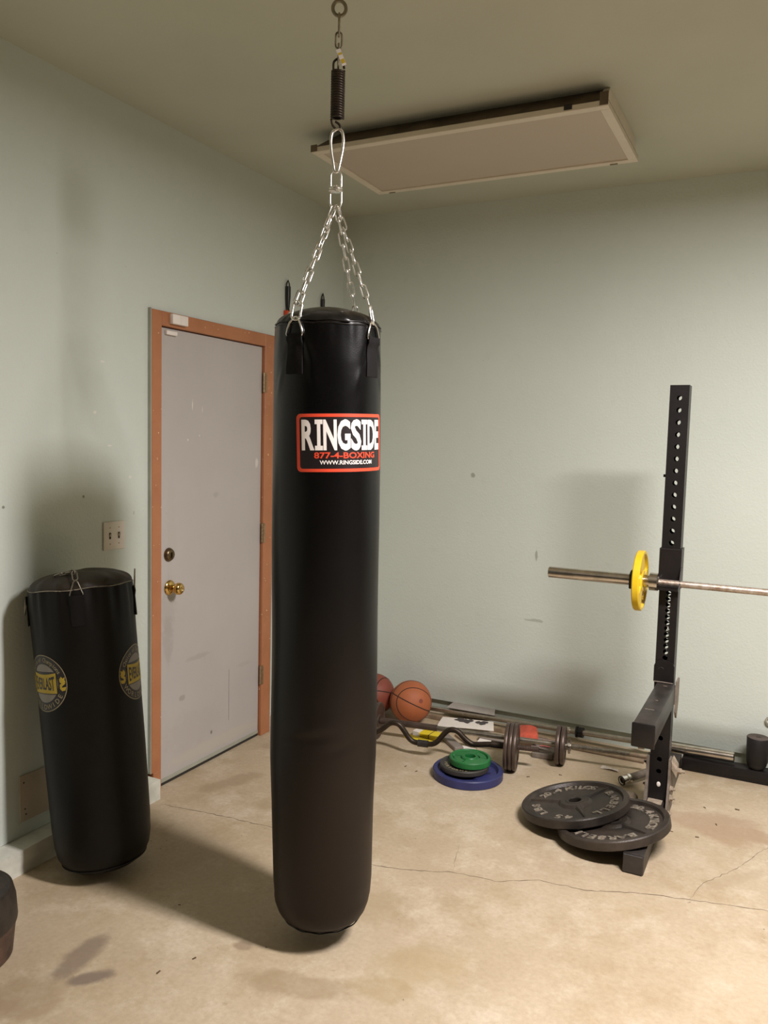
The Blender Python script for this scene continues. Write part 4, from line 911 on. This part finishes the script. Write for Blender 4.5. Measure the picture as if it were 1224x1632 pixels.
def big_plate(loc, phi, spin, label, zrot=math.radians(26.6)):
    R, T = 0.222, 0.037
    root = empty('weight_plate', loc); tag(root, label, 'weight plate')
    # leans: left side low, right side high
    root.rotation_mode = 'QUATERNION'; root.rotation_quaternion = Quaternion((0, 1, 0), -phi) @ Quaternion((0, 0, 1), zrot + spin)
    bm = plate_bm(R, T, 0.0255, iron_depth(R, 0.012, 0.062, 0.024, 0.0), 120); obj('disc', bm, M_IRON, root, smooth=0.5)
    def txt(s, a0, a1):
        bm = bmesh.new(); arc_text(bm, s, 0.162, math.radians(a0), math.radians(a1), 0.047, 0.03, 0.0022, z=T / 2 - 0.0108, wide=1.25); obj('raised_lettering', bm, M_IRONL, root)
    for k in range(3):
        a = math.radians(270 + 120 * k); bm = bmesh.new(); rows = []
        for (rr, hw, h) in ((0.058, .0125, T / 2 - .0035), (0.10, .0085, T / 2 - .004), (0.150, .0050, T / 2 - .005), (0.200, .0030, T / 2 - .008)):
            rows.append([bm.verts.new((rr * math.cos(a) - o_ * math.sin(a), rr * math.sin(a) + o_ * math.cos(a), z_)) for o_, z_ in ((-hw * 1.5, T / 2 - .0135), (-hw * .6, h), (hw * .6, h), (hw * 1.5, T / 2 - .0135))])
        for A_, B_ in zip(rows, rows[1:]):
            for q_ in range(3): bm.faces.new((A_[q_], A_[q_ + 1], B_[q_ + 1], B_[q_]))
            bm.faces.new((A_[3], A_[0], B_[0], B_[3]))
        bm.faces.new(rows[0]); bm.faces.new(rows[-1][::-1]); obj('rib', bm, M_IRON, root, smooth=None)
    txt('20.4 KILOS', 133, 47); txt('BARBELL', 13, -70); txt('45 LBS', -112, -188)
    bm = bmesh.new(); lathe(bm, [(0.027, T / 2 - .0026), (0.029, T / 2 - .0012), (0.036, T / 2 - .0012), (0.038, T / 2 - .0026)], 40); obj('hub_ring', bm, M_IRON, root, smooth=0.6)
    return root
pl_lo, pl_up = math.radians(11.5), math.radians(11.5)
big_plate((1.901, -1.075, 0.0795), pl_lo, math.radians(-92), 'black iron 45 pound plate propped on the foot of the squat stand, underneath')
big_plate((1.729, -0.983, 0.0835), pl_up, 0.0, 'black iron 45 pound plate on top, overlapping the one propped on the foot')
# coloured stack
def grip_depth(R, D, hub, rim, n=3, cover=0.62, ph=0.0, DD=None):
    def f(r, a):
        d = D * .35 if hub < r < R - rim else 0.0
        k = round((a - ph) / (2 * PI / n)); da = abs(math.atan2(math.sin(a - ph - k * 2 * PI / n), math.cos(a - ph - k * 2 * PI / n)))
        w1 = cover * PI / n
        m = (1 - sst(w1 - .10, w1, da)) * sst(hub, hub + .01, r) * (1 - sst(R - rim - .008, R - rim, r))
        return max(d, (DD or D) * m)
    return f
def flat_plate(loc, R, T, fn, mat, label, spin=0.0, seg=96, group=None):
    root = empty('weight_plate', loc, (0, 0, spin)); tag(root, label, 'weight plate', group)
    obj('disc', plate_bm(R, T, 0.0255, fn, seg), mat, root, smooth=0.5); return root
b_ = flat_plate((1.166, -0.757, 0.0205), 0.166, 0.040, grip_depth(0.166, 0.016, 0.05, 0.022, 3, .66, 0.55), M_BLU, 'blue plate on the floor at the bottom of the coloured stack', 0.0)
bm = bmesh.new(); arc_text(bm, 'LB', 0.1, 0.35, 0.15, 0.03, 0.0, 0.001, z=.0155); obj('raised_lettering', bm, M_BLU, b_)
k_ = flat_plate((1.150, -0.766, 0.0535), 0.116, 0.025, iron_depth(0.116, 0.006, 0.045, 0.012), M_BLKP, 'black plate with white lettering, middle of the coloured stack', 0.5)
bm = bmesh.new(); arc_text(bm, 'PERFORMANCE', 0.086, math.radians(150), math.radians(290), 0.021, 0.01, 0.0006, z=.0072, inward=True, wide=1.2); bmesh.ops.rotate(bm, verts=bm.verts[:], cent=(0, 0, 0), matrix=Matrix.Rotation(math.radians(20), 3, 'Z')); obj('white_lettering', bm, M_CREAMP, k_)
gp = flat_plate((1.173, -0.752, 0.0825), 0.098, 0.031, grip_depth(0.098, 0.007, 0.038, 0.013, 2, .42, 0.81, 0.027), M_GRN, 'green plate on top of the coloured stack', 0.0)
bm = bmesh.new(); lathe(bm, [(0.0262, .0130), (0.0262, .0170), (0.033, .0170), (0.035, .0140)], 40); obj('hub_ring', bm, M_GRN, gp, smooth=0.6)

# ------------------------------------------------------------------ barbell on the stand
BYB, BZB = -0.785, 1.0188
bar = empty('barbell', (1.522, BYB, BZB)); tag(bar, 'long steel barbell resting on the squat stand, bare sleeve at the left', 'barbell')
def lx(prof, name, mat, parent, seg=28, sm=0.7):
    bm = bmesh.new(); lathe(bm, [(r_, x_) for x_, r_ in prof], seg, axis='X'); return obj(name, bm, mat, parent, smooth=sm)
lx([(0, 0), (0, .021), (.003, .0242), (.409, .0242), (.409, 0)], 'sleeve', M_SLEEVE, bar)
lx([(.4091, 0), (.4091, .0265), (.430, .0265), (.430, .0375), (.462, .0375), (.462, .026), (.467, .022), (.467, 0)], 'shoulder', M_SLEEVE, bar)
lx([(.4671, 0), (.4671, .0142), (.665, .0142), (.6655, .0134), (.668, .0134), (.6685, .0142), (1.75, .0142), (1.75, 0)], 'shaft', M_SHAFT, bar)
lx([(1.7501, 0), (1.7501, .0375), (1.785, .0375), (1.785, .0252), (2.2, .0252), (2.2, 0)], 'sleeve', M_SLEEVE, bar)
yp = empty('weight_plate', (1.912, BYB, BZB)); tag(yp, 'yellow plate on the barbell held by the squat stand', 'weight plate'); yp.rotation_euler = (0, PI / 2, 0)
R_, T_ = 0.127, 0.030
obj('disc', plate_bm(R_, T_, 0.0256, grip_depth(R_, 0.008, 0.045, 0.014, 3, .55, 0.4, 0.020), 96), M_YEL, yp, smooth=0.5)
bm = bmesh.new(); arc_text(bm, '10 LB', 0.075, math.radians(60), math.radians(10), 0.03, 0.0, 0.0008, z=T_ / 2 - .0025); obj('raised_lettering', bm, M_YEL, yp)
cl_ = empty('collar_clamp', (1.872, BYB, BZB)); tag(cl_, 'black plastic clamp on the barbell sleeve beside the yellow plate', 'clamp')
bm = bmesh.new(); lathe(bm, [(.0247, .0), (.036, 0), (.038, .004), (.038, .020), (.036, .024), (.0247, .024), (.0247, .0)], 24, axis='X'); obj('ring', bm, M_BLKPL, cl_, smooth=0.6)
bm = bmesh.new(); box(bm, .002, .022, -.048, -.036, -.032, .03); box(bm, .003, .021, -.020, .020, .036, .043); bevel(bm, .003, 1); obj('lever', bm, M_BLKPL, cl_)

# ------------------------------------------------------------------ bars on the floor
def on_line(name, P0, d, label, cat, group=None):
    e = empty(name, P0); e.rotation_mode = 'QUATERNION'; e.rotation_quaternion = Vector(d).to_track_quat('X', 'Z'); tag(e, label, cat, group); return e
# straight bar with threaded ends
RD = Vector((0.9885, 0.151, 0)).normalized(); RP = Vector((1.505, -0.385, 0.097))
def rpt(u): return RP + RD * u
sb = on_line('barbell', rpt(0), RD, 'thin straight bar with threaded end lying behind the wavy curl bar', 'barbell')
lx([(-1.00, 0), (-1.00, .0125), (-.935, .0125), (-.935, .0165), (-.64, .0165), (-.625, .0165), (-.625, 0)], 'grip_sleeve', M_IRONB, sb, 20)
lx([(-.6249, 0), (-.6249, .0125), (.055, .0125), (.055, 0)], 'bar_rod', M_DULLM, sb, 20)
def threads(u0, u1, r_, name, mat, parent, pitch=.006):
    bm = bmesh.new(); n = int((u1 - u0) / pitch * 2); lathe(bm, [(0, u0)] + [(r_ * (1.0 if k % 2 else .84), u0 + (u1 - u0) * k / n) for k in range(n + 1)] + [(0, u1)], 16, axis='X'); return obj(name, bm, mat, parent)
threads(.055, .335, .0122, 'threaded_end', M_DULLM, sb)
lx([(.3351, 0), (.3351, .0105), (.43, .0105), (.43, 0)], 'bar_tip', M_TAN, sb, 14)
bm = bmesh.new()
for k in range(6):
    a = k * PI / 3; box(bm, .044, .054, -.007, .007, .010, .036)
    bmesh.ops.rotate(bm, verts=bm.verts[-8:], cent=(0, 0, 0), matrix=Matrix.Rotation(a, 3, 'X'))
lathe(bm, [(.0128, .038), (.021, .038), (.021, .058), (.0128, .058), (.0128, .038)], 16, axis='X'); obj('star_nut', bm, M_DULLM, sb)
# wavy curl bar
ED = Vector((1, .2, 0)).normalized(); E0 = Vector((1.32, -.575, .115))
ez = on_line('curl_bar', E0, ED, 'dark wavy curl bar lying on its plates in front of the straight bar', 'barbell')
half = [(-.44, -.040), (-.42, -.040), (-.39, -.036), (-.365, -.018), (-.338, .018), (-.315, .042), (-.288, .049), (-.262, .040), (-.238, .018), (-.215, .000), (-.19, -.012), (-.16, -.010), (-.12, -.004), (-.08, .0), (-.03, 0)]
full = [(-.88 - u, z) for u, z in reversed(half)][:-1] + half
path = spline([(u, 0, z) for u, z in full], 5)
patho('bar_rod', path, .0135, M_SPRING, ez, False, 12)
bm = bmesh.new(); tube(bm, [(-.466, 0, -.040), (-.44, 0, -.040), (-.414, 0, -.040)], .0175, seg=16); obj('centre_sleeve', bm, M_RACKG, ez, smooth=0.6)
lx([(-.10, 0), (-.10, .0165), (-.036, .0165), (-.036, .022), (-.030, .022), (-.030, 0)], 'shoulder', M_SPRING, ez, 20)
lx([(-.85, 0), (-.85, .022), (-.844, .022), (-.844, .0165), (-.78, .0165), (-.78, 0)], 'shoulder', M_SPRING, ez, 20)
threads(.027, .130, .0135, 'threaded_end', M_IRONB, ez, .0075); threads(-1.01, -.907, .0135, 'threaded_end', M_IRONB, ez, .0075)
lx([(-.0299, 0), (-.0299, .0125), (.027, .0125), (.027, 0)], 'plate_seat', M_SPRING, ez, 16); lx([(-.907, 0), (-.907, .0125), (-.8501, .0125), (-.8501, 0)], 'plate_seat', M_SPRING, ez, 16)
def bar_plate(P, d, R, T, label, group=None):
    root = empty('weight_plate', P); root.rotation_mode = 'QUATERNION'; root.rotation_quaternion = Vector(d).to_track_quat('Z', 'Y'); tag(root, label, 'weight plate', group)
    def dep(r, a): return .005 * sst(.03, .034, r) * (1 - sst(R - .016, R - .010, r))
    bm = plate_bm(R, T, .0145, dep, 64)
    for vv in bm.verts:
        r_ = math.hypot(vv.co.x, vv.co.y)
        if r_ > R - .0001: vv.co.z *= 0.8
        elif r_ > R - .006: vv.co.z *= 0.95
    obj('disc', bm, M_IRONB, root, smooth=0.8); return root
for u, lb in ((-.0205, 'leftmost of three thin brown plates on the right end of the curl bar'), (.000, 'middle one of three thin brown plates on the curl bar end'), (.0195, 'rightmost of three thin brown plates, next to the coarse thread')):
    bar_plate(E0 + ED * u, ED, .1135, .0185, lb)
for u in (-.861, -.885): bar_plate(E0 + ED * u, ED, .1135, .0195, 'brown plate on the curl bar end hidden behind the hanging bag', 'plates behind the hanging bag')
bar_plate(rpt(-.004), RD, .096, .021, 'brown plate on the straight bar, left of a pair')
bar_plate(rpt(.020), RD, .094, .021, 'brown plate on the straight bar, right of a pair beside the star nut')
bar_plate(rpt(-.948), RD, .095, .021, 'brown plate on the straight bar just showing beside the hanging bag')
# long chrome bar along the wall
OE = Vector((2.290, -.108, .0950)); OS = Vector((0.12, -.030, .0255)); OD = (OE - OS).normalized(); OLn = (OE - OS).length
lb_ = on_line('barbell', OS, OD, 'long chrome bar on the floor along the back wall, sleeve end at the right', 'barbell')
lx([(0, 0), (0, .0235), (.42, .0235), (.42, .034), (.45, .034), (.45, 0)], 'sleeve', M_TAN, lb_)
lx([(.4501, 0), (.4501, .0142), (OLn - .4501, .0142), (OLn - .4501, 0)], 'shaft', M_SHAFT2, lb_)
lx([(OLn - .45, 0), (OLn - .45, .034), (OLn - .42, .034), (OLn - .42, .0250), (OLn - .003, .0250), (OLn, .022), (OLn, 0)], 'sleeve', M_SLEEVE, lb_)
lx([(1.400, .0145), (1.400, .030), (1.408, .030), (1.408, .022), (1.412, .022), (1.412, .027), (1.438, .027), (1.438, .0145)], 'collar', M_BLKPL, lb_)
lx([(1.30, .0145), (1.30, .020), (1.368, .020), (1.368, .0145)], 'grip_ring', M_CHROME, lb_)
# dusty flat bar beside it
fb = on_line('steel_bar', (0.55, -.088, .0125), Vector((1.0, -.030, 0)), 'dusty tan square bar on the floor in front of the chrome bar', 'bar')
bm = bmesh.new(); box(bm, 0, 1.40, -.016, .016, -.0125, .0125); bevel(bm, .003, 1); obj('shaft', bm, M_TAN, fb)
fb2 = on_line('steel_rod', (1.22, -.150, .011), Vector((1.0, -.02, 0)), 'thin dusty rod on the floor running behind the squat stand', 'rod')
bm = bmesh.new(); tube(bm, [(0, 0, 0), (.66, 0, 0)], .011, seg=12); obj('rod', bm, M_TAN, fb2, smooth=0.8)

# ------------------------------------------------------------------ basketballs
def sph_tube(R, pts, r_): return [Vector(p).normalized() * R for p in pts]
def basketball(loc, R, mat, axis, c1n, label):
    root = empty('basketball', loc); tag(root, label, 'ball'); a = Vector(axis).normalized(); n = Vector(c1n); n = (n - a * n.dot(a)).normalized(); b = a.cross(n)
    bm = bmesh.new(); bmesh.ops.create_uvsphere(bm, u_segments=64, v_segments=40, radius=R); obj('shell', bm, mat, root, smooth=9)
    rs = .0040
    patho('seam', [(a * math.cos(t) + b * math.sin(t)) * (R - .0024) for t in [2 * PI * k / 72 for k in range(72)]], rs, M_SEAM, root, True, 6)
    patho('seam', [(n * math.cos(t) + b * math.sin(t)) * (R - .0024) for t in [2 * PI * k / 72 for k in range(72)]], rs, M_SEAM, root, True, 6)
    for s in (1, -1):
        pts = []
        for k in range(72):
            t = 2 * PI * k / 72; th = math.radians(56 + 6 * math.cos(2 * t)); pts.append((a * s * math.cos(th) + (n * math.sin(t) + b * math.cos(t)) * math.sin(th)) * (R - .0024))
        patho('seam', pts, rs, M_SEAM, root, True, 6)
    return root
VB = (CAM - Vector((0.61, -0.215, .119))).normalized(); RB = Vector((.893, .449, .025)); UB = RB.cross(-VB).normalized()
b1 = basketball((0.612, -0.212, .1178), .1176, M_BALL, VB * .90 + RB * .30 - UB * .22, UB * .90 + RB * .40, 'orange basketball with black seams by the back wall')
bm = bmesh.new(); bmesh.ops.create_circle(bm, cap_ends=True, radius=.012, segments=16)
q = (VB * .93 + RB * .5 + UB * .02).normalized(); o = obj('print', bm, M_BALL2, b1); o.location = q * .1182; o.rotation_mode = 'QUATERNION'; o.rotation_quaternion = q.to_track_quat('Z', 'Y')
b2 = basketball((0.372, -0.195, .1178), .1176, M_BALL2, VB * .4 + RB * .9, UB * .92 + RB * .38, 'older brown basketball half hidden behind the hanging bag')

# ------------------------------------------------------------------ papers and bits on the floor
def sheet(name, pts, mat, label, cat, th=0.0015, sub=6, amp=0.004, group=None, seed=1):
    """quad sheet from four world corners, gently buckled"""
    rnd = random.Random(seed); A, B, C_, D_ = [Vector(p) for p in pts]; cen = (A + B + C_ + D_) / 4
    bm = bmesh.new(); nrm = (B - A).cross(D_ - A).normalized(); nrm = nrm if nrm.z >= 0 else -nrm; g_ = []
    for i in range(sub + 1):
        row = []
        for j in range(sub + 1):
            u, v_ = i / sub, j / sub; P = A.lerp(B, u).lerp(D_.lerp(C_, u), v_) + nrm * (amp * (0.5 + 0.5 * math.sin(5 * u + seed) * math.cos(4 * v_ + seed * 2)))
            row.append((bm.verts.new(P - cen), bm.verts.new(P - cen + nrm * th)))
        g_.append(row)
    for i in range(sub):
        for j in range(sub):
            for s in (0, 1): bm.faces.new([g_[i][j][s], g_[i + 1][j][s], g_[i + 1][j + 1][s], g_[i][j + 1][s]])
    for i in range(sub):
        for (j) in (0, sub): bm.faces.new((g_[i][j][0], g_[i + 1][j][0], g_[i + 1][j][1], g_[i][j][1]))
        for (j) in (0, sub): bm.faces.new((g_[j][i][0], g_[j][i + 1][0], g_[j][i + 1][1], g_[j][i][1]))
    o = obj(name, bm, mat, smooth=0.8); o.location = cen
    if label: tag(o, label, cat, group)
    return o
p1 = sheet('paper_sheet', [(0.79, -.250, .018), (1.110, -.222, .040), (1.072, -.118, .052), (0.775, -.125, .030)], M_PAPER, 'white paper sheet with black print lying on the bars by the wall', 'paper', seed=2)
rnd = random.Random(5)
# black print on the far half of the sheet
for k in range(9):
    u = [.33, .40, .46, .52, .57, .36, .72, .78, .84][k]; v_ = [.80, .72, .78, .66, .84, .9, .74, .62, .8][k]
    A, B, C_, D_ = Vector((0.79, -.250, .018)), Vector((1.110, -.222, .040)), Vector((1.072, -.118, .052)), Vector((0.775, -.125, .030))
    P = A.lerp(B, u).lerp(D_.lerp(C_, u), v_) + Vector((0, 0, .0065)); bm = bmesh.new(); n_ = 8
    bm.faces.new([bm.verts.new((rnd.uniform(.6, 1.3) * .020 * math.cos(2 * PI * j / n_), rnd.uniform(.6, 1.3) * .013 * math.sin(2 * PI * j / n_), 0)) for j in range(n_)])
    o = obj('print', bm, M_INK, p1); o.location = P - Vector(p1.location); o.rotation_euler = (0.18, -.07, 0.1)
sheet('glossy_card', [(0.775, -.070, .070), (1.060, -.070, .072), (1.035, .014, .086), (0.790, .014, .086)], M_FOIL, 'greyish glossy card leaning on the wall behind the white sheet', 'card', seed=4, amp=.002)
# yellow booklet: two small boxes of card
def slab(name, c, s, rz, mat, label, cat, tilt=(0, 0), group=None):
    bm = bmesh.new(); box(bm, -s[0] / 2, s[0] / 2, -s[1] / 2, s[1] / 2, 0, s[2]); bevel(bm, min(s) * .15, 1); o = obj(name, bm, mat, loc=c, rot=(tilt[0], tilt[1], rz)); tag(o, label, cat, group); return o
ybx = slab('card_box', (0.795, -.375, .002), (.150, .075, .026), -.12, M_YPAP, 'small yellow and white cardboard box behind the curl bar', 'box', (0.05, 0.03))
bm = bmesh.new(); box(bm, -.0755, -.035, -.038, .0381, .001, .0266); obj('white_end', bm, M_PAPER, ybx)
bm = bmesh.new(); box(bm, .020, .024, -.0382, .0382, .001, .0266); obj('crease', bm, M_INK, ybx)
slab('card_strip', (0.775, -.450, .0005), (.17, .045, .010), -.20, M_YPAP, 'flat yellow card strip on the floor in front of the yellow box', 'card')
slab('grey_block', (0.945, -.415, .001), (.20, .050, .022), -.78, M_GPAP, 'long grey dusty block slanting under the curl bar', 'block')
slab('grey_strip', (1.000, -.350, .001), (.20, .030, .012), -.72, M_TAN, 'brown wooden strip slanting beside the grey block', 'strip')
sheet('paper_scrap', [(1.02, -.475, .004), (1.10, -.485, .004), (1.085, -.425, .006), (1.01, -.42, .006)], M_PAPER, 'small white paper scrap just behind the green plate', 'paper', seed=7, amp=.002)
sheet('paper_scrap', [(1.06, -.34, .012), (1.20, -.35, .012), (1.20, -.30, .016), (1.06, -.29, .016)], M_PAPER, 'narrow white paper under the bars left of the three plates', 'paper', seed=8, amp=.002)
sheet('grey_card', [(1.05, -.30, .020), (1.19, -.30, .020), (1.17, -.235, .026), (1.05, -.21, .026)], M_GPAP, 'grey card under the printed white sheet', 'card', seed=9, amp=.003)
sheet('wrapper', [(1.225, -.262, .045), (1.375, -.285, .040), (1.325, -.150, .070), (1.235, -.140, .070)], M_RPAP, 'crumpled red wrapper between the two sets of plates', 'wrapper', seed=11, amp=.018)
sheet('wrapper', [(1.375, -.265, .022), (1.430, -.260, .022), (1.415, -.215, .04), (1.38, -.215, .04)], M_PPAP, 'small pink wrapper beside the red one', 'wrapper', seed=12, amp=.008)
sheet('grey_card', [(1.33, -.275, .012), (1.47, -.285, .012), (1.44, -.185, .034), (1.34, -.185, .034)], M_GPAP, 'grey crumpled card under the pink wrapper', 'card', seed=13, amp=.008)
sheet('lint_scrap', [(1.70, -.340, .001), (1.79, -.350, .001), (1.785, -.320, .003), (1.71, -.318, .003)], M_LINT, 'pale lint scrap on the floor behind the black plates', 'scrap', seed=14, amp=.008)
slab('grey_block', (1.415, -.345, .0005), (.11, .05, .028), .1, M_DUSTG, 'dusty pale block behind the coarse thread of the curl bar', 'block')
# socket-ended tube and dusty knob beside the stand
tbh = on_line('handle_tube', (1.832, -.505, .027), Vector((.62, .78, .12)), 'chrome ended hollow tube lying by the foot of the stand', 'tube')
lx([(.002, .013), (0, .0155), (0, .0215), (.012, .0215), (.012, .0185), (.034, .0185), (.034, .0235), (.046, .0235), (.046, .013), (.002, .013)], 'chrome_end', M_CHROME, tbh, 24)
lx([(.0461, .002), (.0461, .0175), (.20, .0175), (.20, 0)], 'tube', M_DUSTG, tbh, 20); lx([(-.0008, .0152), (-.0008, .0222), (.004, .0222)], 'rim', M_BLKPL, tbh, 24)
bm = bmesh.new(); 
lathe(bm, [(0, -.010), (.016, -.012), (.026, -.004), (.030, .008), (.028, .022), (.018, .034), (0, .036)], 9); kb = obj('knob', bm, M_DUST, smooth=0.5, loc=(1.905, -.655, .0125)); kb.rotation_euler = (.35, -.3, .2)
tag(kb, 'dusty pale round knob on the floor against the foot of the stand', 'knob')
# rubber cylinder standing on the cross beam
cy = empty('rubber_cylinder', (2.388, -.1175, .0625)); tag(cy, 'black rubber cylinder standing on the rear beam near the right edge', 'cylinder')
bm = bmesh.new(); lathe(bm, [(0, 0), (.024, 0), (.034, .006), (.043, .020), (.0455, .034), (.0475, .036), (.049, .10), (.0500, .152), (.048, .155)], 44); obj('body', bm, M_CYL, cy, smooth=0.8)
bm = bmesh.new(); lathe(bm, [(.048, .155), (.045, .1558), (.012, .1553), (.008, .150), (0, .150)], 44); obj('top', bm, M_CYLT, cy, smooth=0.6)
# small steel ring hanging on the wall at the right edge
rg_ = empty('wall_ring', (2.435, 0.0, .272)); tag(rg_, 'small steel ring fixed to the back wall at the right edge', 'ring')
bm = bmesh.new(); tube(bm, [(.020 * math.cos(a), -.014, .020 * math.sin(a)) for a in [2 * PI * k / 28 for k in range(28)]], .0045, True, 8); obj('ring', bm, M_CHROME, rg_, smooth=0.9)
bm = bmesh.new(); tube(bm, [(0, 0.001, .020), (0, -.014, .020)], .0035, seg=8); obj('stem', bm, M_BOLT, rg_)
# crumbs on the floor
cr = [(1.62, -.62), (1.55, -.52), (1.73, -.62), (1.80, -.55), (2.20, -.55), (2.26, -.70), (2.33, -.50), (1.42, -.62), (.86, -.80), (.93, -.83), (.40, -1.10), (.31, -1.0), (.80, -1.75), (.93, -2.45), (.70, -2.25), (.88, -2.55), (2.10, -.86), (2.2, -.86), (.55, -.86), (.35, -1.15)]
for k, (x, y) in enumerate(cr):
    bm = bmesh.new(); s = random.uniform(.004, .009); 
    vs = box(bm, -s, s, -s * .35, s * .35, 0, s * .3)
    for vv in vs: vv.co += Vector((random.uniform(-1, 1), random.uniform(-1, 1), 0)) * s * .25
    o = obj('crumb', bm, M_LEAF, loc=(x, y, 0.0), rot=(0, 0, random.uniform(0, PI))); tag(o, 'tiny brown crumb of debris scattered on the concrete floor', 'debris', 'crumbs on the floor')
